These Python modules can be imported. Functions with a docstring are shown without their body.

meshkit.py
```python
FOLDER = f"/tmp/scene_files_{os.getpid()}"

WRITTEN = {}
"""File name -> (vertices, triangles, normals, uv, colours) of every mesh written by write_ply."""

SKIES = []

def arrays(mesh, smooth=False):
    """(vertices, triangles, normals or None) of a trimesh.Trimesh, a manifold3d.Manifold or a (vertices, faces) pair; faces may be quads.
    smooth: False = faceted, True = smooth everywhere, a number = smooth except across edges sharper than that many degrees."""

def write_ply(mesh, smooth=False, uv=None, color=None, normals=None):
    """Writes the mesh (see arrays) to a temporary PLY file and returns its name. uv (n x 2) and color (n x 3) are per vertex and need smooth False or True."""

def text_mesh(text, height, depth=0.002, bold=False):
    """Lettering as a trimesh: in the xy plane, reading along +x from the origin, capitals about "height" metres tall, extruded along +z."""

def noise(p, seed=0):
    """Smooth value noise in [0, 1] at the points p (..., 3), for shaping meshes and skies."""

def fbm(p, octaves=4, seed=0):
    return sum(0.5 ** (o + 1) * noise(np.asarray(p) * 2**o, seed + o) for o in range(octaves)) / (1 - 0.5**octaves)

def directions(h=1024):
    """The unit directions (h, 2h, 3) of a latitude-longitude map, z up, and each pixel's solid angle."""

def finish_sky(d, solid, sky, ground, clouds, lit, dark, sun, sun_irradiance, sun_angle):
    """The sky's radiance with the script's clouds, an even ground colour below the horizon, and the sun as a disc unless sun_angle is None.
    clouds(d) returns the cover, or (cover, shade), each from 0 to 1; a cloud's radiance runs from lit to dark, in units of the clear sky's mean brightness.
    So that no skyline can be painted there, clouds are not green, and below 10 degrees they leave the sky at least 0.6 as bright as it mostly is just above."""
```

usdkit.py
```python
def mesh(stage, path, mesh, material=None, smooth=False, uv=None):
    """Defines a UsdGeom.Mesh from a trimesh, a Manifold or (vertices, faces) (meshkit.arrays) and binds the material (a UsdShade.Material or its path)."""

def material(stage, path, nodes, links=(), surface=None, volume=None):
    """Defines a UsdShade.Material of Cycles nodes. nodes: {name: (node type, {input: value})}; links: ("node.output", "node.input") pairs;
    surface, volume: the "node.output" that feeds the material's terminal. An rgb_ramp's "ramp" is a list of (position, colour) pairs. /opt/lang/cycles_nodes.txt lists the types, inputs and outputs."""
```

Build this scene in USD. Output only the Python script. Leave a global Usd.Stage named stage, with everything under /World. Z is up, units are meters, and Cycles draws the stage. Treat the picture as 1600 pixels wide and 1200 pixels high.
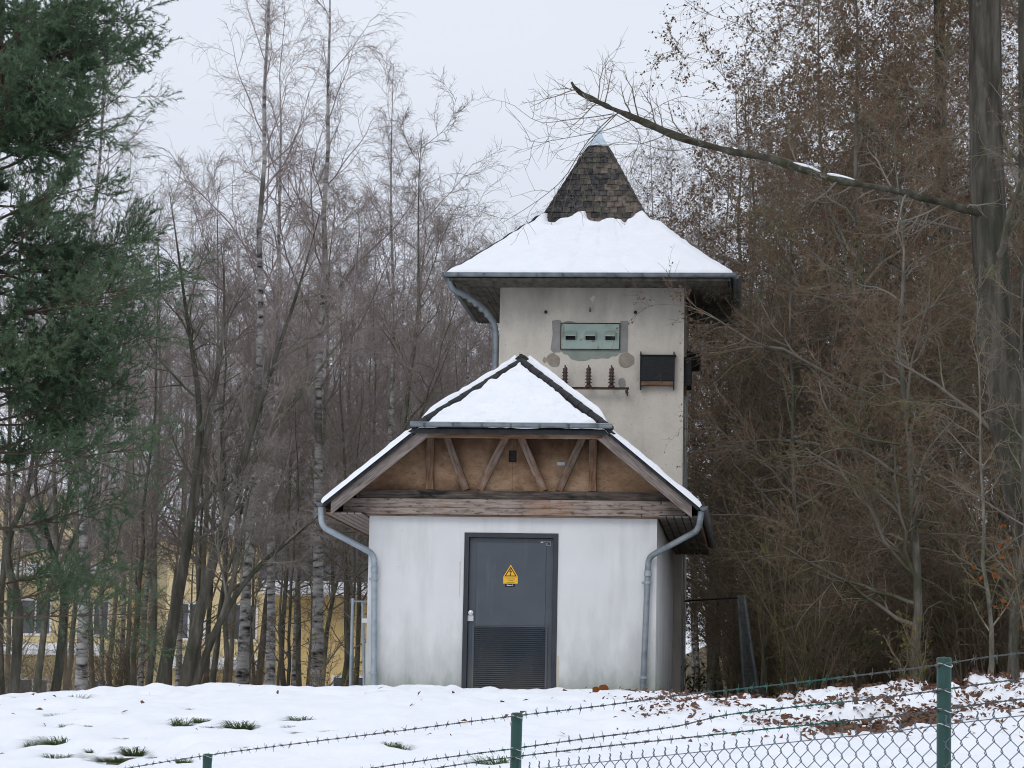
import math, numpy as np, trimesh, usdkit, meshkit
from pxr import Usd, UsdGeom, UsdLux, UsdShade, Gf, Sdf
from shapely.geometry import Polygon, box as sbox
from scipy.interpolate import PchipInterpolator

stage = Usd.Stage.CreateInMemory()
UsdGeom.SetStageUpAxis(stage, 'Z')
UsdGeom.SetStageMetersPerUnit(stage, 1.0)
UsdGeom.Xform.Define(stage, '/World')
UsdGeom.Scope.Define(stage, '/World/Looks')
PI = math.pi

# ------------------------------------------------------------------ camera
FPX, PITCH, ROLL = 4100.0, math.atan(538 / 4100), 0.019
EYE = np.array([0, 0, -0.45])
cf = np.array([0, math.cos(PITCH), math.sin(PITCH)])
cu0, cr0 = np.array([0, -math.sin(PITCH), math.cos(PITCH)]), np.array([1.0, 0, 0])
CR = cr0 * math.cos(ROLL) + cu0 * math.sin(ROLL)
CU = cu0 * math.cos(ROLL) - cr0 * math.sin(ROLL)
cam = UsdGeom.Camera.Define(stage, '/World/camera')
cam.AddTransformOp().Set(Gf.Matrix4d(*CR, 0, *CU, 0, *(-cf), 0, *EYE, 1))
cam.CreateHorizontalApertureAttr(36.0)
cam.CreateFocalLengthAttr(36.0 * FPX / 1600)
cam.CreateClippingRangeAttr((0.1, 5000.0))
cam.CreateExposureAttr(0.0)

# ------------------------------------------------------------------ overcast sky and a very soft sun behind the clouds
SUN_EL, SUN_AZ = math.radians(38), math.radians(205)            # towards the sun: behind the camera, a little left
sun_dir = np.array([math.cos(SUN_EL) * math.sin(SUN_AZ), math.cos(SUN_EL) * math.cos(SUN_AZ), math.sin(SUN_EL)])
SKY_S = 0.1
skym = usdkit.material(stage, '/World/Looks/overcast_sky', {
    'tc': ('texture_coordinate', {}), 'sep': ('separate_xyz', {}),
    'sky': ('sky_texture', {'sky_type': 'single_scattering', 'sun_disc': False, 'sun_elevation': SUN_EL, 'sun_rotation': SUN_AZ}),
    'mp': ('mapping', {'scale': (2.0, 2.0, 5.0)}),
    'nz': ('noise_texture', {'scale': 1.3, 'detail': 4.0, 'roughness': 0.5}),
    'cl': ('rgb_ramp', {'ramp': [(0.3, (7.0, 7.45, 8.5)), (0.7, (7.8, 8.2, 9.0))]}),
    'up': ('map_range', {'from_min': 0.1, 'from_max': 1.0, 'to_min': 1.0, 'to_max': 1.42, 'clamp': True}),
    'mul': ('vector_math', {'math_type': 'scale'}),
    'mix': ('mix', {'mix_type': 'mix', 'fac': 0.95}),
    'bg': ('background_shader', {'strength': SKY_S})},
    [('tc.generated', 'sep.vector'), ('tc.generated', 'mp.vector'), ('mp.vector', 'nz.vector'), ('nz.fac', 'cl.fac'),
     ('sep.z', 'up.value'), ('cl.color', 'mul.vector1'), ('up.result', 'mul.scale'), ('sky.color', 'mix.color1'),
     ('mul.vector', 'mix.color2'), ('mix.color', 'bg.color')], surface='bg.background')
dome = UsdLux.DomeLight.Define(stage, '/World/sky')
UsdShade.MaterialBindingAPI.Apply(dome.GetPrim()).Bind(skym)
dome.GetPrim().SetCustomDataByKey('kind', 'structure')
sun = UsdLux.DistantLight.Define(stage, '/World/sun')
sun.CreateNormalizeAttr(True)
sun.CreateIntensityAttr(0.16)
sun.CreateAngleAttr(25.0)
sun.CreateColorAttr(Gf.Vec3f(1.0, 0.97, 0.93))
_z = sun_dir
_x = np.cross([0, 0, 1], _z); _x /= np.linalg.norm(_x)
_y = np.cross(_z, _x)
sun.AddTransformOp().Set(Gf.Matrix4d(*_x, 0, *_y, 0, *_z, 0, 0, 0, 30, 1))


def ray(px, py):
    return cf + CR * (px - 800) / FPX + CU * (600 - py) / FPX


def at(px, py, Y):
    """The point at depth Y (metres north of the camera) on the line of sight through a place in the photograph."""
    d = ray(px, py)
    return EYE + d * (Y / d[1])


def sstep(x, a, b):
    t = np.clip((np.asarray(x, float) - a) / (b - a), 0, 1)
    return t * t * (3 - 2 * t)


# ------------------------------------------------------------------ prim helpers
used = {}


def numbered(path):
    n = used.get(path, -1) + 1
    used[path] = n
    return path if n == 0 else '%s_%03d' % (path, n)


def tag(prim, label=None, cat=None, group=None, kind=None):
    for k, v in (('label', label), ('category', cat), ('group', group), ('kind', kind)):
        if v:
            prim.SetCustomDataByKey(k, v)


def thing(name, label, cat, loc=(0, 0, 0), yaw=0, group=None, kind=None):
    p = numbered('/World/' + name)
    x = UsdGeom.Xform.Define(stage, p)
    x.AddTranslateOp().Set(Gf.Vec3d(*map(float, loc)))
    x.AddRotateZOp().Set(math.degrees(yaw))
    x.AddScaleOp().Set(Gf.Vec3f(1, 1, 1))
    tag(x.GetPrim(), label, cat, group, kind)
    return p


def part(parent, name, mesh, mat, smooth=False, kind=None, label=None, frame=None):
    p = numbered(parent + '/' + name)
    m = usdkit.mesh(stage, p, mesh, mat, smooth)
    if frame is not None:
        m.AddTransformOp().Set(Gf.Matrix4d(*np.asarray(frame, float).T.ravel().tolist()))
    tag(m.GetPrim(), label, kind=kind)
    return p


def solo(name, mesh, mat, label, cat, group=None, kind=None, smooth=False):
    p = numbered('/World/' + name)
    m = usdkit.mesh(stage, p, mesh, mat, smooth)
    tag(m.GetPrim(), label, cat, group, kind)
    return p


def copy(src, label, loc, yaw=0, scale=1.0, group=None):
    base = src
    if src[-4] == '_' and src[-3:].isdigit():
        base = src[:-4]
    p = numbered(base)
    x = UsdGeom.Xform.Define(stage, p)
    pr = x.GetPrim()
    pr.GetReferences().AddInternalReference(src)
    s = (scale,) * 3 if np.ndim(scale) == 0 else scale
    x.GetPrim().GetAttribute('xformOp:translate').Set(Gf.Vec3d(*map(float, loc)))
    x.GetPrim().GetAttribute('xformOp:rotateZ').Set(math.degrees(yaw))
    x.GetPrim().GetAttribute('xformOp:scale').Set(Gf.Vec3f(*map(float, s)))
    pr.SetInstanceable(True)
    was = stage.GetPrimAtPath(src).GetCustomData()
    tag(pr, label or was['label'], was['category'], group or was.get('group'))
    return p


def place(path, loc, yaw=0, scale=1.0):
    pr = stage.GetPrimAtPath(path)
    s = (scale,) * 3 if np.ndim(scale) == 0 else scale
    pr.GetAttribute('xformOp:translate').Set(Gf.Vec3d(*map(float, loc)))
    pr.GetAttribute('xformOp:rotateZ').Set(math.degrees(yaw))
    pr.GetAttribute('xformOp:scale').Set(Gf.Vec3f(*map(float, s)))


# ------------------------------------------------------------------ mesh helpers
def cat(*ms):
    V, F, n = [], [], 0
    for m in ms:
        v, f, _ = meshkit.arrays(m) if not isinstance(m, tuple) else (np.asarray(m[0], float), np.asarray(m[1], int), None)
        if f.shape[1] == 4:
            f = np.vstack([f[:, [0, 1, 2]], f[:, [0, 2, 3]]])
        V.append(v); F.append(f + n); n += len(v)
    return np.vstack(V), np.vstack(F)


def bx(x0, x1, y0, y1, z0, z1, c=0.0):
    """A box with an optional chamfer c on all edges."""
    if c <= 0:
        m = trimesh.creation.box([x1 - x0, y1 - y0, z1 - z0])
        m.apply_translation([(x0 + x1) / 2, (y0 + y1) / 2, (z0 + z1) / 2])
        return np.array(m.vertices), np.array(m.faces)
    h = np.array([x1 - x0, y1 - y0, z1 - z0]) / 2
    pts = []
    for s in np.ndindex(2, 2, 2):
        g = np.array(s) * 2 - 1
        for k in range(3):
            q = g * (h - c); q[k] = g[k] * h[k]
            pts.append(q)
    m = trimesh.convex.convex_hull(np.array(pts))
    return np.array(m.vertices) + [(x0 + x1) / 2, (y0 + y1) / 2, (z0 + z1) / 2], np.array(m.faces)


def prism(poly, y0, y1):
    """A polygon in the xz plane given depth along y."""
    m = trimesh.creation.extrude_polygon(poly if hasattr(poly, 'exterior') else Polygon(poly), y1 - y0, engine='earcut')
    v = np.array(m.vertices)
    return np.stack([v[:, 0], y1 - v[:, 2], v[:, 1]], 1), np.array(m.faces)


def tubes(P, R, sides=3, cap=False):
    """N polylines of K points as tubes: P (N,K,3), R (N,K)."""
    P, R = np.asarray(P, float), np.asarray(R, float)
    if P.ndim == 2:
        P, R = P[None], np.broadcast_to(R, (len(P),))[None]
    N, K = R.shape
    T = np.gradient(P, axis=1)
    T /= np.linalg.norm(T, axis=2, keepdims=True) + 1e-12
    m = T.mean(1)
    ref = np.where(np.abs(m[:, 2:]) < 0.8 * np.linalg.norm(m, axis=1, keepdims=True), [[0, 0, 1.0]], [[1.0, 0.3, 0]])[:, None]
    A = np.cross(T, np.broadcast_to(ref, T.shape)); A /= np.linalg.norm(A, axis=2, keepdims=True) + 1e-12
    B = np.cross(T, A)
    a = np.arange(sides) * 2 * PI / sides
    V = P[:, :, None] + R[:, :, None, None] * (np.cos(a)[:, None] * A[:, :, None] + np.sin(a)[:, None] * B[:, :, None])
    i, k, j = np.meshgrid(np.arange(N), np.arange(K - 1), np.arange(sides), indexing='ij')
    b = i * K * sides + k * sides
    q = np.stack([b + j, b + sides + j, b + sides + (j + 1) % sides, b + (j + 1) % sides], -1).reshape(-1, 4)
    F = np.vstack([q[:, [0, 1, 2]], q[:, [0, 2, 3]]])
    V = V.reshape(-1, 3)
    if cap:
        for n in range(N):
            for k, flip in ((0, False), (K - 1, True)):
                s = n * K * sides + k * sides
                f = np.array([[s, s + t, s + t + 1] for t in range(1, sides - 1)])
                F = np.vstack([F, f[:, ::-1] if flip else f])
    return V, F


def pipe(pts, r, sides=12, bend=0.08, n=5):
    """A pipe through points with rounded bends."""
    pts = [np.asarray(p, float) for p in pts]
    out = [pts[0]]
    for a, b, c in zip(pts, pts[1:], pts[2:]):
        u, w = a - b, c - b
        d = min(bend, np.linalg.norm(u) * 0.49, np.linalg.norm(w) * 0.49)
        p, q = b + u / np.linalg.norm(u) * d, b + w / np.linalg.norm(w) * d
        for t in np.linspace(0, 1, n):
            out.append((1 - t) ** 2 * p + 2 * t * (1 - t) * b + t * t * q)
    out.append(pts[-1])
    return tubes(np.array(out), np.full(len(out), r), sides, cap=True)


def beam(p0, p1, w, h, roll=(0, -1, 0), c=0.004):
    """A timber along its own x axis with its placing matrix (so that its grain follows it)."""
    p0, p1 = np.asarray(p0, float), np.asarray(p1, float)
    x = p1 - p0; L = np.linalg.norm(x); x /= L
    y = np.asarray(roll, float); y = y - x * (y @ x); y /= np.linalg.norm(y)
    z = np.cross(x, y)
    M = np.eye(4); M[:3, 0], M[:3, 1], M[:3, 2], M[:3, 3] = x, y, z, (p0 + p1) / 2
    return bx(-L / 2, L / 2, -w / 2, w / 2, -h / 2, h / 2, c), M


def lathe(prof, sides=16):
    prof = np.asarray(prof, float)
    a = np.arange(sides) * 2 * PI / sides
    V = np.stack([prof[:, :1] * np.cos(a), prof[:, :1] * np.sin(a), np.repeat(prof[:, 1:], sides, 1)], -1).reshape(-1, 3)
    K = len(prof)
    k, j = np.meshgrid(np.arange(K - 1), np.arange(sides), indexing='ij')
    q = np.stack([k * sides + j, k * sides + (j + 1) % sides, (k + 1) * sides + (j + 1) % sides, (k + 1) * sides + j], -1).reshape(-1, 4)
    return V, np.vstack([q[:, [0, 1, 2]], q[:, [0, 2, 3]]])


def grid(V, keep=None):
    """A (n,m,3) array of points as a sheet; keep = which points are wanted."""
    n, m = V.shape[:2]
    i, j = np.meshgrid(np.arange(n - 1), np.arange(m - 1), indexing='ij')
    q = np.stack([i * m + j, (i + 1) * m + j, (i + 1) * m + j + 1, i * m + j + 1], -1).reshape(-1, 4)
    if keep is not None:
        q = q[keep.reshape(-1)[q].any(1)]
        use, inv = np.unique(q, return_inverse=True)
        q = inv.reshape(-1, 4)
        return V.reshape(-1, 3)[use], np.vstack([q[:, [0, 1, 2]], q[:, [0, 2, 3]]])
    return V.reshape(-1, 3), np.vstack([q[:, [0, 1, 2]], q[:, [0, 2, 3]]])


def move(m, t=(0, 0, 0), M=None):
    v, f = (np.asarray(m[0], float), m[1]) if isinstance(m, tuple) else meshkit.arrays(m)[:2]
    if M is not None:
        v = v @ np.asarray(M).T
    return v + np.asarray(t, float), f


# ------------------------------------------------------------------ materials
def look(name, cols, scale=4.0, stretch=(1, 1, 1), rough=0.7, bump=0.0, bscale=None, bdist=0.01, metallic=0.0, spec=0.3,
         coord='object', detail=6.0, nrough=0.6, vary=0.0, distort=0.0, island=False, spots=None, trans=0.0, lo=0.3, hi=0.7, sss=0.0, zband=None):
    """A principled material whose colour runs through cols along a noise. spots: (colour, scale, threshold, stretch) for a second layer."""
    n = {'tc': ('texture_coordinate', {}), 'geo': ('geometry', {}), 'mp': ('mapping', {'scale': tuple(float(s) for s in stretch)}),
         'nz': ('noise_texture', {'scale': float(scale), 'detail': detail, 'roughness': nrough, 'distortion': distort}),
         'rp': ('rgb_ramp', {'ramp': [(p, c) for p, c in zip(np.linspace(lo, hi, len(cols)), cols)]}),
         'p': ('principled_bsdf', {'roughness': rough, 'metallic': metallic, 'specular_ior_level': spec})}
    src = 'tc.object' if coord == 'object' else 'geo.position'
    l = [(src, 'mp.vector'), ('mp.vector', 'nz.vector')]
    col = 'rp.color'
    if island:
        l.append(('geo.random_per_island', 'rp.fac'))
    else:
        l.append(('nz.fac', 'rp.fac'))
    for k, (sc, ss, th, st) in enumerate(spots or []):
        n['sm%d' % k] = ('mapping', {'scale': tuple(float(s) for s in st), 'location': (3.1 * k + 1.7, 0.4, 2.2)})
        n['sn%d' % k] = ('noise_texture', {'scale': float(ss), 'detail': 5.0, 'roughness': 0.62})
        n['sr%d' % k] = ('map_range', {'from_min': th[0], 'from_max': th[1], 'to_min': 0.0, 'to_max': 1.0, 'clamp': True})
        n['sx%d' % k] = ('mix', {'mix_type': 'mix', 'color2': sc})
        l += [(src, 'sm%d.vector' % k), ('sm%d.vector' % k, 'sn%d.vector' % k), ('sn%d.fac' % k, 'sr%d.value' % k), ('sr%d.result' % k, 'sx%d.fac' % k), (col, 'sx%d.color1' % k)]
        col = 'sx%d.color' % k
    for k, (sc, z0, z1, ns) in enumerate(zband or []):           # grime, on the plywood a stain with eave shade in it, whose edge runs along a height, broken by noise
        n['zs%d' % k] = ('separate_xyz', {})
        n['zn%d' % k] = ('noise_texture', {'scale': float(ns), 'detail': 6.0, 'roughness': 0.65})
        n['zm%d' % k] = ('mapping', {'scale': (1.0, 1.0, 0.35)})
        n['za%d' % k] = ('math', {'math_type': 'multiply_add', 'value2': abs(z1 - z0) * 2.2, 'value3': -abs(z1 - z0) * 1.1})
        n['zb%d' % k] = ('math', {'math_type': 'add'})
        n['zr%d' % k] = ('map_range', {'from_min': z0, 'from_max': z1, 'to_min': 1.0, 'to_max': 0.0, 'clamp': True})
        n['zx%d' % k] = ('mix', {'mix_type': 'mix', 'color2': sc})
        l += [(src, 'zs%d.vector' % k), (src, 'zm%d.vector' % k), ('zm%d.vector' % k, 'zn%d.vector' % k), ('zn%d.fac' % k, 'za%d.value1' % k), ('zs%d.z' % k, 'zb%d.value1' % k),
              ('za%d.value' % k, 'zb%d.value2' % k), ('zb%d.value' % k, 'zr%d.value' % k), ('zr%d.result' % k, 'zx%d.fac' % k), (col, 'zx%d.color1' % k)]
        col = 'zx%d.color' % k
    if vary:
        n['oi'] = ('object_info', {})
        n['vr'] = ('map_range', {'from_min': 0.0, 'from_max': 1.0, 'to_min': 1.0 - vary, 'to_max': 1.0 + vary})
        n['vs'] = ('vector_math', {'math_type': 'scale'})
        l += [('oi.random', 'vr.value'), (col, 'vs.vector1'), ('vr.result', 'vs.scale')]
        col = 'vs.vector'
    l.append((col, 'p.base_color'))
    if sss:
        n['p'][1].update({'subsurface_weight': sss, 'subsurface_radius': (0.6, 0.8, 1.0), 'subsurface_scale': 0.03})
    if bump:
        n['bz'] = ('noise_texture', {'scale': float(bscale or scale * 4), 'detail': 6.0, 'roughness': 0.65})
        n['bp'] = ('bump', {'strength': bump, 'distance': bdist})
        l += [('mp.vector', 'bz.vector'), ('bz.fac', 'bp.height'), ('bp.normal', 'p.normal')]
    surf = 'p.BSDF'
    if trans:
        n['tr'] = ('translucent_bsdf', {})
        n['mx'] = ('mix_closure', {'fac': trans})
        l += [(col, 'tr.color'), ('p.BSDF', 'mx.closure1'), ('tr.BSDF', 'mx.closure2')]
        surf = 'mx.closure'
    return usdkit.material(stage, '/World/Looks/' + name, n, l, surface=surf)


M = {}
M['snow'] = look('snow', [(0.78, 0.80, 0.835), (0.83, 0.842, 0.865)], 3, rough=0.55, bump=0.6, bscale=38, bdist=0.02, spec=0.2, coord='pos', sss=0.1)
M['soil'] = look('soil', [(0.06, 0.043, 0.031), (0.13, 0.092, 0.064), (0.11, 0.10, 0.055), (0.20, 0.14, 0.09)], 7, rough=0.95, bump=0.8, bscale=30, bdist=0.03, coord='pos', spec=0.1)
M['plaster'] = look('white_plaster', [(0.615, 0.62, 0.615), (0.68, 0.685, 0.685)], 1.6, rough=0.9, bump=0.25, bscale=140, bdist=0.004, spec=0.15,
                    spots=[((0.54, 0.545, 0.535), 1.6, (0.50, 0.80), (3.0, 3.0, 0.4)), ((0.36, 0.35, 0.32), 20, (0.68, 0.75), (1.6, 1.6, 0.6))],
                    zband=[((0.40, 0.415, 0.40), 0.0, 1.0, 2.4), ((0.20, 0.22, 0.16), -0.25, 0.28, 4.0)])
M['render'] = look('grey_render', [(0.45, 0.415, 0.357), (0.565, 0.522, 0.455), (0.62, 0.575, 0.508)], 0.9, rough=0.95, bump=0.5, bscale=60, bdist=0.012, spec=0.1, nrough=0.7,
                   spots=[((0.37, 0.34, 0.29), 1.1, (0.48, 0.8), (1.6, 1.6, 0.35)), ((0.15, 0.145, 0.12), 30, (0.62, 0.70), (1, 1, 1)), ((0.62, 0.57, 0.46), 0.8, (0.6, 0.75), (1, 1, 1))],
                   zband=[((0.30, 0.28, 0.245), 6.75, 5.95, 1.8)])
M['mortar'] = look('mortar_patch', [(0.22, 0.215, 0.205), (0.30, 0.29, 0.275)], 5, rough=0.95, bump=0.5, bscale=70, spec=0.1)
M['mortar_brown'] = look('brown_mortar_patch', [(0.22, 0.19, 0.155), (0.33, 0.29, 0.24)], 9, rough=0.95, bump=0.5, bscale=60, spec=0.1)
M['zinc'] = look('zinc_sheet', [(0.12, 0.14, 0.155), (0.21, 0.24, 0.258), (0.27, 0.295, 0.305)], 6, rough=0.5, metallic=0.45, spec=0.4, coord='pos', bump=0.1, bscale=12)
M['galv'] = look('galvanised_steel', [(0.24, 0.28, 0.31), (0.36, 0.41, 0.44)], 9, rough=0.45, metallic=0.6, spec=0.5, coord='pos')
wood_st = (1.2, 14, 14)
M['wood_grey'] = look('weathered_wood', [(0.085, 0.068, 0.06), (0.21, 0.175, 0.16), (0.31, 0.265, 0.24)], 3, wood_st, rough=0.9, bump=0.6, bscale=10, spec=0.1, distort=0.3,
                      spots=[((0.03, 0.024, 0.02), 5, (0.62, 0.75), (1.0, 5, 5))])
M['wood_dark'] = look('mouldy_wood', [(0.035, 0.03, 0.027), (0.085, 0.07, 0.06), (0.16, 0.13, 0.105)], 3, wood_st, rough=0.9, bump=0.6, bscale=10, spec=0.1,
                      spots=[((0.02, 0.018, 0.017), 3, (0.5, 0.7), (1, 3, 3))])
M['wood_board'] = look('board_wood', [(0.12, 0.085, 0.068), (0.29, 0.235, 0.20), (0.38, 0.325, 0.285)], 2.5, wood_st, rough=0.9, bump=0.6, bscale=10, spec=0.1,
                       spots=[((0.045, 0.038, 0.034), 7, (0.54, 0.70), (1.0, 3, 3)), ((0.30, 0.15, 0.065), 0.9, (0.58, 0.74), (1, 1, 1)), ((0.02, 0.018, 0.017), 16, (0.66, 0.70), (1, 1, 1))])
M['wood_strut'] = look('strut_wood', [(0.085, 0.055, 0.04), (0.20, 0.15, 0.12), (0.30, 0.24, 0.205)], 3, wood_st, rough=0.9, bump=0.6, bscale=10, spec=0.1, spots=[((0.16, 0.075, 0.035), 1.6, (0.5, 0.66), (1, 1, 1)), ((0.03, 0.024, 0.02), 6, (0.62, 0.74), (1, 4, 4))], vary=0.15)
M['wood_red'] = look('brown_wood', [(0.06, 0.032, 0.02), (0.15, 0.085, 0.05), (0.22, 0.15, 0.105)], 3, wood_st, rough=0.85, bump=0.5, bscale=10, spec=0.15,
                     spots=[((0.24, 0.18, 0.14), 1.5, (0.5, 0.7), (1.0, 2, 2))])
M['ply'] = look('stained_shaded_plywood', [(0.105, 0.058, 0.034), (0.275, 0.172, 0.105), (0.44, 0.31, 0.205)], 1.5, (1.0, 1.0, 1.4), rough=0.85, bump=0.25, bscale=40, spec=0.15, nrough=0.65,
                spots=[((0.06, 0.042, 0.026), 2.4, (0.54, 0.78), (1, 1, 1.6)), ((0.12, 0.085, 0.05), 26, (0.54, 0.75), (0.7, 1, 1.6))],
                zband=[((0.07, 0.038, 0.021), 3.42, 2.92, 2.2)])  # dark top: real stain, with shade from the eave mixed into its colour
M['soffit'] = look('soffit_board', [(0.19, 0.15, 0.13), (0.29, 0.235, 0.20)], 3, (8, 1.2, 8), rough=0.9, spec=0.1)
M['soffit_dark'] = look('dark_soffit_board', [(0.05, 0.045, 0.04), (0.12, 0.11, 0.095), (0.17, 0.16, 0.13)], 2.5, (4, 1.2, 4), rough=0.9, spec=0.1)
M['door'] = look('door_paint', [(0.052, 0.062, 0.076), (0.066, 0.078, 0.093)], 2.5, rough=0.45, spec=0.4, bump=0.06, bscale=40, spots=[((0.095, 0.103, 0.11), 3, (0.56, 0.8), (3, 1, 0.4)), ((0.13, 0.135, 0.135), 22, (0.68, 0.74), (0.4, 1, 1.6))],
                 zband=[((0.11, 0.112, 0.108), 0.0, 0.55, 3.0)])
M['door_frame'] = look('door_frame_paint', [(0.02, 0.022, 0.028), (0.032, 0.036, 0.043)], 4, rough=0.45, spec=0.4)
M['black'] = look('black_paint', [(0.008, 0.008, 0.009), (0.016, 0.016, 0.018)], 6, rough=0.6)
M['tar'] = look('dark_slab', [(0.008, 0.009, 0.010), (0.022, 0.023, 0.025)], 7, (1, 1, 6), rough=0.75, bump=0.5, bscale=20)
M['steel'] = look('bright_steel', [(0.5, 0.5, 0.5), (0.62, 0.62, 0.62)], 9, rough=0.35, metallic=0.8)
M['yellow'] = look('sign_yellow', [(0.72, 0.40, 0.02), (0.80, 0.46, 0.03)], 30, rough=0.5)
M['white'] = look('white_print', [(0.7, 0.7, 0.7), (0.78, 0.78, 0.78)], 9, rough=0.5)
M['mint'] = look('mint_paint', [(0.25, 0.325, 0.29), (0.33, 0.40, 0.36)], 4, rough=0.6, spec=0.3,
                 spots=[((0.10, 0.06, 0.03), 6, (0.64, 0.70), (1, 1, 1)), ((0.12, 0.15, 0.10), 3.5, (0.58, 0.72), (2, 1, 0.6))])
M['rust'] = look('rusty_iron', [(0.02, 0.016, 0.014), (0.055, 0.034, 0.024), (0.10, 0.055, 0.034)], 14, rough=0.9, bump=0.5)
M['porcelain'] = look('brown_porcelain', [(0.028, 0.016, 0.015), (0.06, 0.028, 0.024)], 12, rough=0.3, spec=0.6)
for k, (a, b) in enumerate([((0.018, 0.018, 0.019), (0.045, 0.043, 0.042)), ((0.035, 0.031, 0.028), (0.085, 0.075, 0.064)), ((0.06, 0.048, 0.04), (0.15, 0.122, 0.10)), ((0.035, 0.038, 0.027), (0.085, 0.083, 0.062)), ((0.022, 0.022, 0.024), (0.065, 0.062, 0.06))]):
    M['tile%d' % k] = look('slate_%s' % 'abcde'[k], [a, b, (0.20, 0.19, 0.165)], 14, rough=0.9, bump=0.5, bscale=50, coord='pos', lo=0.3, hi=0.85, spec=0.15)
M['pantile'] = look('dark_roof_tile', [(0.016, 0.017, 0.018), (0.04, 0.04, 0.042)], 9, rough=0.75, bump=0.3, coord='pos')
M['finial'] = look('pale_zinc', [(0.36, 0.44, 0.50), (0.46, 0.54, 0.60)], 5, rough=0.5, metallic=0.3)
M['green_post'] = look('green_coating', [(0.005, 0.036, 0.029), (0.008, 0.05, 0.039)], 20, rough=0.45, spec=0.45, bump=0.05)
M['wire'] = look('fence_wire', [(0.07, 0.095, 0.11), (0.13, 0.155, 0.17)], 60, rough=0.5, metallic=0.3, coord='pos')
M['barb'] = look('barbed_wire_metal', [(0.06, 0.06, 0.06), (0.13, 0.12, 0.11)], 50, rough=0.6, metallic=0.4, coord='pos', spots=[((0.02, 0.10, 0.08), 0.8, (0.52, 0.6), (1, 1, 1))])
M['wall_yellow'] = look('yellow_facade', [(0.68, 0.56, 0.32), (0.74, 0.62, 0.37)], 0.8, rough=0.9, spec=0.1)
M['wall_ochre'] = look('ochre_facade', [(0.62, 0.45, 0.20), (0.70, 0.52, 0.25)], 0.8, rough=0.9, spec=0.1)
M['slate_far'] = look('far_slate', [(0.05, 0.055, 0.065), (0.08, 0.085, 0.10)], 3, (1, 1, 8), rough=0.7)
M['pane'] = look('window_glass', [(0.04, 0.05, 0.06), (0.09, 0.10, 0.12)], 2, rough=0.1, spec=0.6)
M['bark'] = look('dark_bark', [(0.055, 0.052, 0.042), (0.125, 0.115, 0.093), (0.21, 0.195, 0.165)], 5, (1.6, 1.6, 0.35), rough=0.95, bump=0.9, bscale=9, bdist=0.03, spec=0.08, vary=0.3,
                 spots=[((0.065, 0.078, 0.05), 1.4, (0.5, 0.7), (1, 1, 0.6))])
M['moss'] = look('mossy_bark', [(0.03, 0.028, 0.022), (0.06, 0.056, 0.042), (0.12, 0.11, 0.09)], 6, rough=0.95, bump=0.9, bscale=25, bdist=0.02, spec=0.05,
                 spots=[((0.050, 0.074, 0.022), 1.6, (0.52, 0.63), (1, 1, 1)), ((0.12, 0.13, 0.11), 9, (0.60, 0.70), (1, 1, 1))])
M['birch'] = look('birch_bark', [(0.025, 0.023, 0.022), (0.27, 0.255, 0.24), (0.42, 0.41, 0.39), (0.33, 0.31, 0.29)], 2.4, (1.3, 1.3, 5.0), rough=0.8, bump=0.3, spec=0.15, nrough=0.6, lo=0.36, hi=0.7,
                  spots=[((0.06, 0.054, 0.047), 1.8, (0.56, 0.66), (1.6, 1.6, 2.6)), ((0.10, 0.09, 0.075), 0.5, (0.5, 0.62), (1, 1, 1))])
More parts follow.
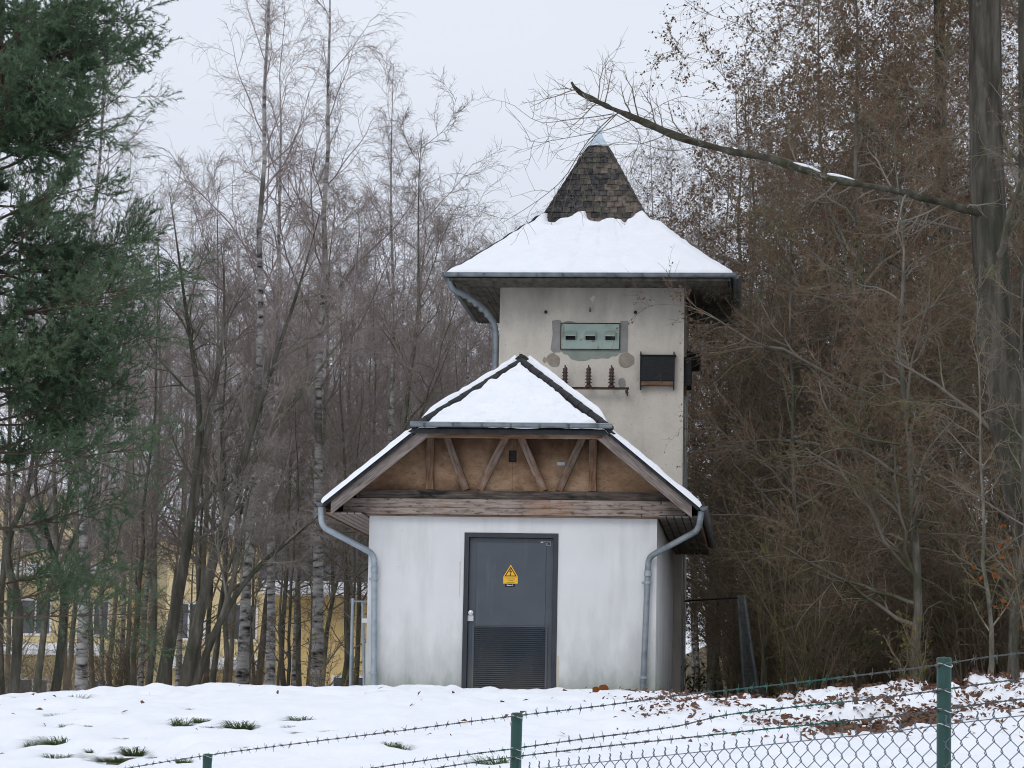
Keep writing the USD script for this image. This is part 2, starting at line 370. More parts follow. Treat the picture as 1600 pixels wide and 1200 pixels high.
M['twig'] = look('twig_bark', [(0.18, 0.152, 0.138), (0.31, 0.265, 0.24)], 0.6, rough=0.8, spec=0.15, coord='pos', vary=0.25)
M['branch'] = look('branch_bark', [(0.125, 0.112, 0.092), (0.25, 0.222, 0.185)], 2.0, rough=0.9, spec=0.1, coord='pos', vary=0.25, spots=[((0.085, 0.095, 0.05), 0.9, (0.54, 0.68), (1, 1, 1))])
M['birch_twig'] = look('birch_twig_bark', [(0.165, 0.13, 0.125), (0.275, 0.222, 0.214)], 0.6, rough=0.8, spec=0.15, coord='pos', vary=0.2)
M['brown_twig'] = look('brown_twig_bark', [(0.115, 0.09, 0.064), (0.215, 0.17, 0.122)], 0.8, rough=0.85, spec=0.1, coord='pos', vary=0.25, spots=[((0.125, 0.125, 0.062), 0.8, (0.50, 0.64), (1, 1, 1))])
M['lichen_twig'] = look('lichen_twig_bark', [(0.07, 0.06, 0.04), (0.13, 0.12, 0.06), (0.20, 0.18, 0.075)], 1.5, rough=0.9, spec=0.1, coord='pos')
M['dry_leaf'] = look('dry_leaf', [(0.14, 0.09, 0.06), (0.26, 0.17, 0.112), (0.44, 0.32, 0.22), (0.18, 0.112, 0.082)], 1, rough=0.8, spec=0.1, island=True, lo=0, hi=1, trans=0.2)
M['orange_leaf'] = look('orange_leaf', [(0.22, 0.07, 0.015), (0.32, 0.12, 0.03), (0.20, 0.09, 0.035)], 1, rough=0.7, spec=0.15, island=True, lo=0, hi=1, trans=0.3)
M['yellow_leaf'] = look('yellow_leaf', [(0.16, 0.14, 0.02), (0.26, 0.19, 0.03), (0.10, 0.13, 0.025)], 1, rough=0.7, spec=0.15, island=True, lo=0, hi=1, trans=0.3)
M['green_leaf'] = look('green_leaf', [(0.03, 0.075, 0.015), (0.06, 0.12, 0.02)], 1, rough=0.6, spec=0.25, island=True, lo=0, hi=1, trans=0.3)
M['litter'] = look('fallen_leaf', [(0.14, 0.075, 0.05), (0.26, 0.125, 0.07), (0.40, 0.23, 0.125), (0.17, 0.105, 0.08), (0.32, 0.11, 0.06)], 1, rough=0.8, spec=0.15, island=True, lo=0, hi=1)
M['needle'] = look('pine_needle', [(0.055, 0.105, 0.058), (0.085, 0.142, 0.078), (0.13, 0.185, 0.10)], 1.2, rough=0.6, spec=0.2, coord='pos', trans=0.1)
M['grass'] = look('grass_blade', [(0.06, 0.095, 0.025), (0.12, 0.14, 0.05), (0.28, 0.24, 0.13), (0.09, 0.12, 0.03), (0.22, 0.18, 0.09)], 1, rough=0.8, spec=0.15, island=True, lo=0, hi=1, trans=0.2)
M['old_bark'] = look('old_bark', [(0.03, 0.027, 0.022), (0.07, 0.063, 0.052), (0.125, 0.115, 0.096)], 4, (2.5, 2.5, 0.35), rough=0.95, bump=1.0, bscale=8, bdist=0.04, spec=0.05, spots=[((0.035, 0.048, 0.026), 1.2, (0.5, 0.66), (1, 1, 0.4)), ((0.11, 0.11, 0.095), 7, (0.62, 0.72), (1, 1, 0.6))])
M['pine_bark'] = look('pine_bark', [(0.06, 0.045, 0.036), (0.12, 0.09, 0.072)], 6, (1, 1, 0.5), rough=0.95, bump=0.8, spec=0.08)

# ------------------------------------------------------------------ ground and snow
prof = PchipInterpolator([-60, 0, 8, 14, 18, 22, 26, 30, 33, 45, 60, 80, 120, 3000], [-2.1, -2.0, -1.9, -1.5, -0.97, -0.50, -0.15, -0.015, 0.0, 0.0, -0.15, -0.5, -1.0, -2.0])


def G(X, Y):
    X, Y = np.asarray(X, float), np.asarray(Y, float)
    z = prof(Y) - 0.11 * sstep(Y, 16, 24) * (1 - sstep(Y, 50, 70))
    w = sstep(Y, 12, 24)
    z = z - 0.052 * np.clip(-X - 1.2, 0, 14) * w
    z = z + 0.10 * np.clip(X - 3.0, 0, 7) * sstep(Y, 20, 31)
    z = z + 4.6 * sstep(Y, 44, 84) * sstep(X, 1.5, 12)             # wooded rise behind, right
    z = z + (meshkit.fbm(np.stack([X * 0.35, Y * 0.35, 0 * X], -1), 3, 5) - 0.5) * 0.22 * sstep(Y, 10, 20) * (1 - 0.75 * sstep(np.hypot(X - 0.5, (Y - 36) * 0.6), 6, 3.5))
    return z


def on_ground(px, py, y0=15.0, y1=70.0):
    d = ray(px, py)
    t = np.linspace(y0, y1, 1200) / d[1]
    p = EYE + d * t[:, None]
    below = p[:, 2] < G(p[:, 0], p[:, 1]) + 0.05
    k = int(np.argmax(below)) if below.any() else len(t) - 1
    return np.array([p[k, 0], p[k, 1], float(G(p[k, 0], p[k, 1]))])


def axis(parts):
    out = [np.arange(a, b, s) for a, b, s in parts] + [[parts[-1][1]]]
    return np.concatenate(out)


gx = axis([(-1500, -300, 150), (-300, -60, 20), (-60, -14, 2.5), (-14, 14, 0.2), (14, 60, 2.5), (60, 300, 20), (300, 1500, 150)])
gy = axis([(-60, 10, 3.0), (10, 18, 0.5), (18, 46, 0.2), (46, 130, 1.5), (130, 600, 30), (600, 3000, 200)])
XX, YY = np.meshgrid(gx, gy, indexing='ij')
V = np.stack([XX, YY, G(XX, YY)], -1)
p = solo('ground', grid(V), M['soil'], None, None, kind='structure', smooth=True)

TUFTS = [(92, 1122, 1.2), (120, 1095, 1.5), (165, 1101, .8), (127, 1114, .6), (100, 1140, .8), (136, 1141, .9), (89, 1162, 1.6), (47, 1170, .8), (207, 1157, 1.3), (90, 1186, 1.4), (140, 1177, .5),
         (175, 1191, 1.3), (209, 1180, 1.2), (283, 1132, 1.5), (315, 1130, .8), (327, 1142, .7), (287, 1141, .6), (302, 1112, .6), (375, 1136, 1.6), (242, 1105, .6), (375, 1112, .5), (470, 1127, 1.3),
         (454, 1141, .6), (470, 1149, .6), (520, 1149, .8), (390, 1175, .8), (252, 1190, .7), (612, 1169, .9), (630, 1175, .7), (287, 1193, .7), (775, 1196, 1.5), (8, 1097, 1.3), (7, 1182, .8), (35, 1098, 1.1), (60, 1092, .8)]
TP = [on_ground(a, b) for a, b, s in TUFTS]


def snow_depth(X, Y):
    p3 = np.stack([X, Y, 0 * X], -1)
    t = 0.10 + 0.07 * (meshkit.fbm(p3 * 1.3, 3, 11) - 0.5) + 0.10 * (meshkit.noise(p3 * np.array([3.2, 3.2, 1]), 3) - 0.5) * meshkit.noise(p3 * 0.9, 8) + 0.05 * (meshkit.noise(p3 * np.array([5, 4, 1]), 21) - 0.5) * (0.3 + 1.4 * meshkit.noise(p3 * 0.8, 24)) + 0.022 * (meshkit.noise(p3 * np.array([8.5, 7, 1]), 23) - 0.5)
    wr = sstep(X, 0.9, 3.2) * sstep(Y, 21.5, 25.5)
    n = meshkit.fbm(p3 * np.array([1.5, 0.9, 1]), 4, 31)
    n2 = meshkit.fbm(p3 * np.array([4.5, 2.6, 1]), 3, 35)
    t = t - wr * np.clip(0.02 + 0.35 * (n - 0.45) + 0.32 * (n2 - 0.42), -0.02, 0.3)
    t = t - 0.24 * sstep(X, 1.9, 3.6) * sstep(Y, 27.5, 32) * sstep(n2, 0.22, 0.50)
    t = t - sstep(X, 4.2, 5.8) * sstep(Y, 23, 27) * (0.05 + 0.28 * (n2 - 0.36))
    far = sstep(Y, 38, 44)
    t = t - far * (0.05 + 0.5 * (meshkit.fbm(p3 * 0.8, 3, 41) - 0.40) + 0.25 * sstep(X, 0, 5))
    for (a, b, s), q in zip(TUFTS, TP):
        d2 = ((X - q[0]) / (0.13 * s)) ** 2 + ((Y - q[1]) / (0.26 * s)) ** 2
        t = t - 0.10 * np.exp(-d2)
    return t


sx = axis([(-1500, -300, 150), (-300, -60, 20), (-60, -13, 2.5), (-13, 10, 0.055), (10, 60, 2.5), (60, 300, 20), (300, 1500, 150)])
sy = axis([(-60, 10, 3.0), (10, 17, 0.5), (17, 36, 0.07), (36, 60, 0.3), (60, 130, 1.2), (130, 600, 30), (600, 3000, 200)])
XX, YY = np.meshgrid(sx, sy, indexing='ij')
V = np.stack([XX, YY, G(XX, YY) + snow_depth(XX, YY)], -1)
solo('snow', grid(V), M['snow'], None, None, kind='structure', smooth=True)

# ------------------------------------------------------------------ transformer hut
YAW = -math.radians(5.4)                  # Xform rotation; the hut is turned a little to the right
HO = at(798, 1078, 34.5); HO[2] = 0.0
ex, ey = np.array([math.cos(YAW), math.sin(YAW), 0]), np.array([-math.sin(YAW), math.cos(YAW), 0])


def hut_w(x, y, z):
    return HO + ex * x + ey * y + np.array([0, 0, z])


hut = thing('transformer_hut', 'small white rendered hut with timber gable and snowy half hipped roof', 'hut', HO, YAW)
HX0, HX1, HW, HD = -1.92, 1.885, 1.91, 7.05
fw = Polygon([(HX0, -0.5), (HX1, -0.5), (HX1, 2.31), (HX0, 2.31)]).difference(sbox(-0.65, -0.6, 0.592, 2.10))
part(hut, 'front_wall', prism(fw, 0, 0.24), M['plaster'])
part(hut, 'side_wall', bx(HX0, HX0 + 0.24, 0.241, HD, -0.5, 2.34), M['plaster'])
part(hut, 'side_wall', bx(HX1 - 0.24, HX1, 0.241, HD, -0.5, 2.34), M['plaster'])
# corner render edges where the coat is thicker
part(hut, 'plinth_step', bx(-0.70, 0.64, -0.10, 0.05, -0.4, 0.035), M['mortar'])
dr = part(hut, 'door', cat(bx(-0.585, 0.527, 0.055, 0.10, 0.03, 2.035, 0.004), bx(-0.49, 0.43, 0.047, 0.056, 0.885, 1.98, 0.003)), M['door'])
fr = Polygon([(-0.648, 0.0), (0.590, 0.0), (0.590, 2.098), (-0.648, 2.098)]).difference(sbox(-0.588, -0.2, 0.530, 2.038))
part(hut, 'door_frame', prism(fr, -0.012, 0.12), M['door_frame'])
sl = []
for k in range(30):
    z = 0.075 + k * 0.0265
    V = np.array([[-0.50, 0.052, z], [0.44, 0.052, z], [0.44, 0.028, z + 0.005], [-0.50, 0.028, z + 0.005], [0.44, 0.052, z + 0.022], [-0.50, 0.052, z + 0.022]])
    sl.append((V, np.array([[3, 2, 4], [3, 4, 5], [0, 1, 2], [0, 2, 3], [0, 3, 5], [1, 4, 2]])))
part(dr, 'louvre', cat(*sl), M['door'], kind='stuff')
part(dr, 'louvre_frame', prism(Polygon([(-0.525, 0.05), (0.465, 0.05), (0.465, 0.885), (-0.525, 0.885)]).difference(sbox(-0.50, 0.07, 0.44, 0.87)), 0.034, 0.054), M['door'])
part(dr, 'knob', move(lathe([(0, 0), (0.028, 0), (0.03, 0.012), (0.018, 0.02), (0.034, 0.04), (0.034, 0.055), (0.018, 0.065), (0, 0.066)], 14), (-0.545, 0.046, 1.045), [[1, 0, 0], [0, 0, -1], [0, 1, 0]]), M['steel'], smooth=40)
part(dr, 'lock_plate', bx(-0.598, -0.512, 0.030, 0.047, 0.935, 1.015, 0.003), M['steel'])
for z in (0.4, 1.1, 1.85):
    part(dr, 'hinge', move(lathe([(0, 0), (0.012, 0), (0.012, 0.11), (0, 0.11)], 10), (0.533, 0.0, z)), M['door_frame'], smooth=40)
# warning sign, name plate and maker's plate on the door
sg = thing('warning_sign', 'yellow high voltage triangle sign with black bolt on the grey door', 'sign', hut_w(-0.034, 0.046, 1.436), YAW)
place(sg, hut_w(-0.034, 0.046, 1.436), YAW, 0.84)
tri = Polygon([(-0.112, 0.105), (0.112, 0.105), (0, 0.29)]).buffer(0.004)
part(sg, 'triangle_plate', prism(tri, -0.004, 0), M['yellow'])
part(sg, 'triangle_border', prism(Polygon([(-0.095, 0.114), (0.095, 0.114), (0, 0.268)]).difference(Polygon([(-0.095, 0.114), (0.095, 0.114), (0, 0.268)]).buffer(-0.013)), -0.0055, -0.004), M['black'])
part(sg, 'lightning_bolt', prism(Polygon([(0.004, 0.240), (-0.026, 0.180), (-0.001, 0.188), (-0.010, 0.140), (-0.018, 0.143), (-0.006, 0.119), (0.008, 0.146), (-0.001, 0.142), (0.022, 0.205), (-0.006, 0.196), (0.016, 0.240)]), -0.0055, -0.004), M['black'])
part(sg, 'text_plate', bx(-0.115, 0.115, -0.004, 0, 0.0, 0.098), M['yellow'])
for k, t in enumerate(['Hochspannung', 'Vorsicht!', 'Lebensgefahr']):
    m = meshkit.text_mesh(t, 0.014, 0.001)
    v = np.array(m.vertices); w = v[:, 0].max()
    part(sg, 'lettering', (np.stack([v[:, 0] - w / 2, -0.0042 - v[:, 2], 0.069 - 0.027 * k + v[:, 1]], 1), np.array(m.faces)[:, ::-1]), M['black'])
ns = thing('name_plate', 'small black plate with white lettering below the yellow sign', 'sign', hut_w(-0.040, 0.046, 1.394), YAW)
place(ns, hut_w(-0.040, 0.046, 1.394), YAW, 0.88)
part(ns, 'plate', bx(-0.072, 0.072, -0.005, 0, 0.0, 0.045), M['black'])
m = meshkit.text_mesh('Raum 1', 0.020, 0.001, True)
v = np.array(m.vertices)
part(ns, 'lettering', (np.stack([v[:, 0] - v[:, 0].max() / 2, -0.0052 - v[:, 2], 0.013 + v[:, 1]], 1), np.array(m.faces)[:, ::-1]), M['white'])
mp_ = thing('maker_plate', 'tiny rectangular metal plate in the upper right corner of the door', 'plate', hut_w(0.42, 0.054, 1.94), YAW)
part(mp_, 'plate', bx(-0.068, 0.068, -0.004, 0, 0, 0.055), M['door_frame'])
part(mp_, 'rim', prism(sbox(-0.068, 0, 0.068, 0.055).difference(sbox(-0.061, 0.007, 0.061, 0.048)), -0.006, -0.004), M['galv'])
part(mp_, 'emblem', prism(Polygon([(-0.06, 0.05), (-0.03, 0.05), (-0.045, 0.024)]), -0.006, -0.004), M['white'])
for z0 in (0.017, 0.031):
    part(mp_, 'text_line', bx(-0.022, 0.028, -0.006, -0.004, z0, z0 + 0.006), M['galv'])
# rust runs at two old fixings
for x, z0, z1, w in ((-0.70, 1.25, 1.72, 0.012), (0.615, 0.03, 0.50, 0.022)):
    part(hut, 'rust_run', prism(Polygon([(x - w * .4, z1), (x + w * .4, z1), (x + w * .55, (z0 + z1) / 2), (x + w * .25, z0), (x - w * .2, z0), (x - w * .5, (z0 + z1) / 2)]), -0.003, 0.002), look('rust_stain_%d' % (z0 > 1), [(0.50, 0.40, 0.27), (0.58, 0.50, 0.40)], 8, rough=0.9))

SL = 0.82                                # roof slope
def under(x): return 2.445 + SL * (2.35 - abs(x))
def tile(x): return under(x) + 0.085
RIDGE = tile(0.0)
HIPZ, HIPY = 3.40, -0.60                  # eave of the half hip
HIPX = 2.35 - (HIPZ - 2.53) / SL
RY = HIPY + (RIDGE - HIPZ) / SL           # where the ridge begins
# gable: plywood sheets (joint lines kept) with a small vent hole
gab = Polygon([(-2.1, 2.50), (2.1, 2.50), (2.1, under(2.1) - 0.02), (1.16, under(1.16) - 0.02), (1.16, 3.46), (-1.16, 3.46), (-1.16, under(1.16) - 0.02), (-2.1, under(2.1) - 0.02)])
hole = sbox(-0.084, 3.035, 0.020, 3.195)
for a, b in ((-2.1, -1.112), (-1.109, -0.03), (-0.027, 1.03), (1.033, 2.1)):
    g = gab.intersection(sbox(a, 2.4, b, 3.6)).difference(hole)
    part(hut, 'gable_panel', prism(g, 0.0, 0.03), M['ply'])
part(hut, 'vent_hole', bx(-0.10, 0.04, 0.032, 0.04, 3.02, 3.21), M['black'])
for k in range(4):
    part(hut, 'vent_bar', bx(0.012, 0.019, -0.004, 0.02, 3.05 + 0.035 * k, 3.065 + 0.035 * k), M['rust'])
mk = part(hut, 'marker_plate', bx(0.562, 0.665, -0.006, -0.001, 3.0, 3.042), M['galv'])


def timber(name, p0, p1, w, h, mat, roll=(0, -1, 0), label=None):
    m, f = beam(p0, p1, w, h, roll)
    return part(hut, name, m, mat, frame=f, label=label)


timber('tie_beam', (-2.05, -0.045, 2.592), (2.05, -0.045, 2.592), 0.09, 0.113, M['wood_dark'], label='upper beam, grey with mould')
timber('wall_plate', (-2.26, -0.055, 2.473), (2.26, -0.055, 2.473), 0.11, 0.118, M['wood_board'])
timber('wall_plate', (-2.26, -0.062, 2.368), (2.26, -0.062, 2.368), 0.124, 0.086, M['wood_board'])
timber('drip_strip', (-2.0, -0.05, 2.314), (2.0, -0.05, 2.314), 0.12, 0.016, M['wood_red'])
for s in (-1, 1):
    timber('corner_block', (s * 2.06, -0.03, 2.42), (s * 2.06, -0.03, 2.70), 0.09, 0.07, M['wood_dark'])
for x in (-1.12, 1.035):
    timber('post', (x, -0.045, 2.655), (x, -0.045, 3.43), 0.09, 0.10, M['wood_red'])
for a, b in (((-0.94, 3.44), (-0.635, 2.655)), ((-0.085, 3.44), (-0.455, 2.655)), ((0.045, 3.44), (0.395, 2.655)), ((0.93, 3.44), (0.590, 2.655))):
    timber('strut', (a[0], -0.05, a[1]), (b[0], -0.05, b[1]), 0.10, 0.095, M['wood_strut'])
timber('hip_fascia', (-1.19, -0.53, 3.335), (1.19, -0.53, 3.335), 0.04, 0.085, M['wood_red'])
part(hut, 'hip_soffit', bx(-1.2, 1.2, -0.51, 0.0, 3.42, 3.44), M['soffit_dark'])
for k in range(7):
    x = -1.0 + k / 3
    timber('rafter', (x, -0.50, 3.375), (x, -0.002, 3.375), 0.07, 0.085, M['wood_dark'], roll=(1, 0, 0))
for s in (-1, 1):
    o, i = 2.352, 1.10
    bp = [(s * o, under(o) - 0.165), (s * o, under(o)), (s * i, under(i)), (s * i, under(i) - 0.165)]
    L = math.hypot(o - i, SL * (o - i)); a = math.atan2(SL, -1.0 * s)
    c_, s_ = math.cos(a), math.sin(a)
    ctr = np.array([s * (o + i) / 2, -0.525, (under(o) + under(i)) / 2])
    m = prism(Polygon(bp), -0.55, -0.50)
    Rm = np.array([[c_, 0, s_], [0, 1, 0], [-s_, 0, c_]])         # to the board's own axes: x along the board
    F4 = np.eye(4); F4[:3, :3] = Rm.T; F4[:3, 3] = ctr
    part(hut, 'barge_board', ((m[0] - ctr) @ Rm.T, m[1]), M['wood_grey'], frame=F4)
    # under the verge: purlin ends and boarding
    part(hut, 'verge_board', prism(Polygon([(s * 2.34, under(2.34) - 0.004), (s * 1.15, under(1.15) - 0.004), (s * 1.15, under(1.15) - 0.03), (s * 2.34, under(2.34) - 0.03)]), -0.499, 0.0), M['wood_red'])
    part(hut, 'roof_slope', prism(Polygon([(s * 2.44, tile(2.44) - 0.08), (s * 2.44, tile(2.44) - 0.01), (s * HIPX, HIPZ - 0.01), (s * HIPX, HIPZ - 0.08)]), -0.57, HIPY + 0.03 + 0.02), M['pantile'])
    # main slope behind the verge, cut by the hip line
    q = np.array([[2.44, -0.55], [HIPX, -0.55], [0, RY], [0, HD], [2.44, HD]])
    top = np.array([[s * a_, b_, tile(a_) - 0.01] for a_, b_ in q]); bot = top - [0, 0, 0.075]
    V = np.vstack([top, bot]); F = [[0, 1, 2], [0, 2, 3], [0, 3, 4], [5, 7, 6], [5, 8, 7], [5, 9, 8]] + [[a_, a_ + 5, (a_ + 1) % 5 + 5] for a_ in range(5)] + [[a_, (a_ + 1) % 5 + 5, (a_ + 1) % 5] for a_ in range(5)]
    part(hut, 'roof_slope', (V, np.array(F)), M['pantile'])
    # eave tiles: a row of pantiles, their round ends seen from below
    for k in range(27):
        y0 = -0.55 + 0.255 * k
        u = np.linspace(0, 1, 9); xs = np.array([2.30, 2.50])
        zz = 0.028 * np.sin(u * 2 * PI)
        T_ = np.array([[[s * x_, y0 + 0.262 * a_, tile(x_) + 0.012 + z_] for a_, z_ in zip(u, zz)] for x_ in xs])
        Tb = T_ - [0, 0, 0.018]
        part(hut, 'roof_tile', cat(grid(T_), grid(Tb[::-1]), grid(np.stack([T_[1], Tb[1]]))), M['pantile'])
    # verge tiles down the slope
    for k in range(6):
        xa = 2.44 - k * 0.20
        xb = max(xa - 0.215, HIPX)
        part(hut, 'verge_tile', prism(Polygon([(s * xa, tile(xa) - 0.085), (s * xa, tile(xa) + 0.022), (s * xb, tile(xb) + 0.010), (s * xb, tile(xb) - 0.085)]), -0.60, -0.572), M['pantile'])
    # hip tiles
    a3, b3 = np.array([s * HIPX, HIPY + 0.02, HIPZ + 0.02]), np.array([0, RY, RIDGE + 0.02])
    nt = 9
    for k in range(nt):
        p0, p1 = a3 + (b3 - a3) * k / nt, a3 + (b3 - a3) * (k + 1.12) / nt
        part(hut, 'hip_tile', tubes(np.array([p0, (p0 + p1) / 2, p1]), np.array([0.054, 0.05, 0.045]), 10, cap=True), M['pantile'], smooth=40)
    for k in range(5):
        x0 = 1.925 + 0.101 * k if s > 0 else -1.955 - 0.096 * k
        x1 = x0 + (0.088 if s > 0 else -0.084)
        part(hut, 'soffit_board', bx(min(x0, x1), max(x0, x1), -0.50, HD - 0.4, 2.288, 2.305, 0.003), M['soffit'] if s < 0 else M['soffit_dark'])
    part(hut, 'eave_board', bx(*sorted((s * 2.425, s * 2.45)), -0.50, HD - 0.4, 2.27, 2.36), M['wood_red'])
    part(hut, 'soffit_backing', bx(*sorted((s * 1.93, s * 2.42)), -0.48, HD - 0.4, 2.309, 2.318), M['black'])
# half hip surface
hs = np.array([[-HIPX, HIPY, HIPZ], [HIPX, HIPY, HIPZ], [0, RY, RIDGE]])
part(hut, 'hip_slope', (np.vstack([hs, hs - [0, 0, 0.06]]), np.array([[0, 1, 2], [3, 5, 4], [0, 3, 4], [0, 4, 1], [1, 4, 5], [1, 5, 2], [2, 5, 3], [2, 3, 0]])), M['pantile'])
for k in range(14):
    y0 = RY + 0.05 + k * 0.42
    part(hut, 'ridge_tile', tubes(np.array([[0, y0, RIDGE + .01], [0, y0 + 0.45, RIDGE + .01]]), np.array([0.11, 0.09]), 10, cap=True), M['pantile'], smooth=40)
part(hut, 'ridge_cap', bx(-0.03, 0.012, RY - 0.03, RY + 0.10, RIDGE + 0.05, RIDGE + 0.12), M['pantile'])


def gutter(parent, p0, p1, r, out, brk=5):
    """A half round gutter from p0 to p1 with bead, brackets and end caps; out = the side of its outer lip."""
    p0, p1 = np.asarray(p0, float), np.asarray(p1, float)
    d = (p1 - p0) / np.linalg.norm(p1 - p0); o = np.asarray(out, float)
    a = np.linspace(0, PI, 13)
    ring = [np.cos(t) * o * r - np.array([0, 0, 1]) * np.sin(t) * r for t in a]
    inner = [q * 0.93 for q in ring]
    loop = np.array(ring + inner[::-1])
    V = np.stack([p0 + loop, p1 + loop])
    n = len(loop)
    F = [[j, (j + 1) % n, n + (j + 1) % n] for j in range(n)] + [[j, n + (j + 1) % n, n + j] for j in range(n)]
    caps = []
    for b in (p0, p1):
        c = np.vstack([b, b + np.array(ring)])
        caps.append((c, np.array([[0, k, k + 1] for k in range(1, len(ring))] + [[0, k + 1, k] for k in range(1, len(ring))])))
    bead = tubes(np.array([p0 + o * r, p1 + o * r]), np.array([0.009, 0.009]), 8, cap=True)
    g = part(parent, 'gutter', cat((V.reshape(-1, 3), np.array(F)), bead, *caps), M['zinc'], smooth=40)
    L = np.linalg.norm(p1 - p0)
    for k in range(brk):
        c = p0 + d * L * (k + 0.5) / brk
        strip = np.array([c + (np.cos(t) * o - np.array([0, 0, 1]) * np.sin(t)) * (r + 0.003) for t in a])
        w = d * 0.014
        V = np.stack([strip - w, strip + w], 1)
        m = grid(V)
        part(g, 'bracket', cat(m, (m[0] * 1.0, m[1][:, ::-1])), M['zinc'])
    return g


gutter(hut, (-1.315, -0.655, 3.475), (1.315, -0.655, 3.475), 0.055, (0, -1, 0), 7)
gutter(hut, (-2.495, -0.60, 2.425), (-2.495, 6.5, 2.425), 0.053, (-1, 0, 0), 8)
gutter(hut, (2.495, -0.60, 2.425), (2.495, 6.5, 2.425), 0.053, (1, 0, 0), 8)
for s, P in ((-1, [(-2.49, -0.50, 2.37), (-2.475, -0.50, 2.12), (-1.83, -0.075, 1.79), (-1.79, -0.075, -0.1)]),
             (1, [(2.47, -0.50, 2.37), (2.44, -0.50, 2.13), (1.78, -0.075, 1.80), (1.725, -0.075, -0.1)])):
    dp = part(hut, 'downpipe', cat(pipe(P, 0.040, 14, 0.10)), M['galv'] if s < 0 else M['zinc'], smooth=50)
    for z in (1.45, 0.22):
        x = P[3][0] - (P[3][0] - P[2][0]) * (z + 0.1) / 1.9
        part(dp, 'pipe_clip', cat(move(lathe([(0.044, 0), (0.053, 0), (0.053, 0.03), (0.044, 0.03)], 14), (x, -0.075, z)), bx(x - 0.075, x - 0.05, -0.085, -0.055, z, z + 0.03), bx(x - 0.008, x + 0.008, -0.03, 0.0, z, z + 0.03)), M['galv'], smooth=40)
    part(dp, 'pipe_socket', move(lathe([(0.044, 0), (0.05, 0.0), (0.05, 0.07), (0.044, 0.075)], 14), (P[2][0] - (0.005 * s), -0.075, 1.55)), M['galv'], smooth=40)

# ------------------------------------------------------------------ snow on the hut's roof
def snow_sheet(P, N, T):
    """A snow sheet over a grid of points P with normals N and depths T (below zero = none)."""
    return grid(P + N * T[..., None])


def nz(P, s, seed=0, o=3):
    return meshkit.fbm(P * s, o, seed)


# half hip: triangle held back from the hip tiles
u, v_ = np.meshgrid(np.linspace(-1, 1, 110), np.linspace(0, 1, 70), indexing='ij')
Yh = HIPY - 0.03 + (RY - HIPY + 0.03) * v_ + 0.10 * np.clip(meshkit.fbm(np.stack([u * 5, 0 * u, 0 * u], -1), 3, 18) - 0.45, 0, 1) * (1 - sstep(v_, 0, 0.12))
Xh = u * HIPX * (1 - v_)
Ph = np.stack([Xh, Yh, HIPZ + SL * (Yh - HIPY)], -1)
edge = (HIPX * (1 - v_) - np.abs(Xh))
wob = np.where(Xh < 0, 0.035, 0.075) + 0.11 * (nz(np.stack([Xh * 0, Yh, np.sign(Xh)], -1), 6, 3) - 0.5)
T_ = 0.085 + 0.085 * (nz(Ph, np.array([1.8, 5.5, 5.5]), 4) - 0.5) + 0.085 * (nz(Ph, np.array([5, 13, 13]), 5) - 0.5) - 0.07 * np.clip(nz(Ph, np.array([3.5, 9, 9]), 45, 2) - 0.62, 0, 1) * 3
T_ = T_ * np.sqrt(sstep(edge, wob * 0.75, wob * 0.75 + 0.07)) * np.sqrt(sstep(v_, -0.02, 0.03)) - 0.02 * (edge < wob * 0.75)
nrm = np.array([0, -SL, 1]) / math.hypot(1, SL)
hk = T_ > 0
V = Ph + nrm * T_[..., None]
hipsnow = thing('roof_snow', 'triangular snow blanket on the half hip above the timber gable', 'snow', HO, YAW)
part(hipsnow, 'snow_sheet', grid(V, hk), M['snow'], smooth=True)
for s, lab in ((-1, 'long thin snow strip edge on the left slope of the hut roof'), (1, 'long thin snow strip edge on the right slope of the hut roof')):
    xs = np.linspace(2.47, 0.0, 90)
    ys = np.concatenate([np.linspace(-0.64, 1.2, 60), np.linspace(1.3, HD - 0.02, 30)])
    A, B = np.meshgrid(xs, ys, indexing='ij')
    P3 = np.stack([s * A, B, tile(0) - SL * A], -1)
    hip = (B - HIPY) / (RY - HIPY) * HIPX - (HIPX - A)             # >0: on the main slope side of the hip line
    clear = np.where(A > HIPX + 0.06, B + 0.625, hip * 0.75 - 0.035 - 0.05 * (nz(P3, 5, 9) - 0.5))
    T_ = 0.038 + 0.03 * (nz(P3, 3.5, 6) - 0.5) + 0.03 * (nz(P3 * [1, 1, 0], 8, 7) - 0.5) + 0.115 * sstep(HIPX - A, 0.02, 0.3)
    T_ = T_ * np.sqrt(sstep(clear, 0, 0.05)) * np.sqrt(sstep(2.475 - A, -0.01, 0.05)) - 0.03 * (clear <= 0)
    nn = np.array([s * SL, 0, 1]) / math.hypot(1, SL)
    V = P3 + nn * T_[..., None]
    kp = T_ > 0
    if s > 0:
        V, kp = V[::-1], kp[::-1]
    t_ = thing('roof_snow', lab, 'snow', HO, YAW)
    part(t_, 'snow_sheet', grid(V, kp), M['snow'], smooth=True)

# ------------------------------------------------------------------ tower
TO = hut_w(0.533, 7.08, 0)


def tow_w(x, y, z):
    return TO + ex * x + ey * y + np.array([0, 0, z])


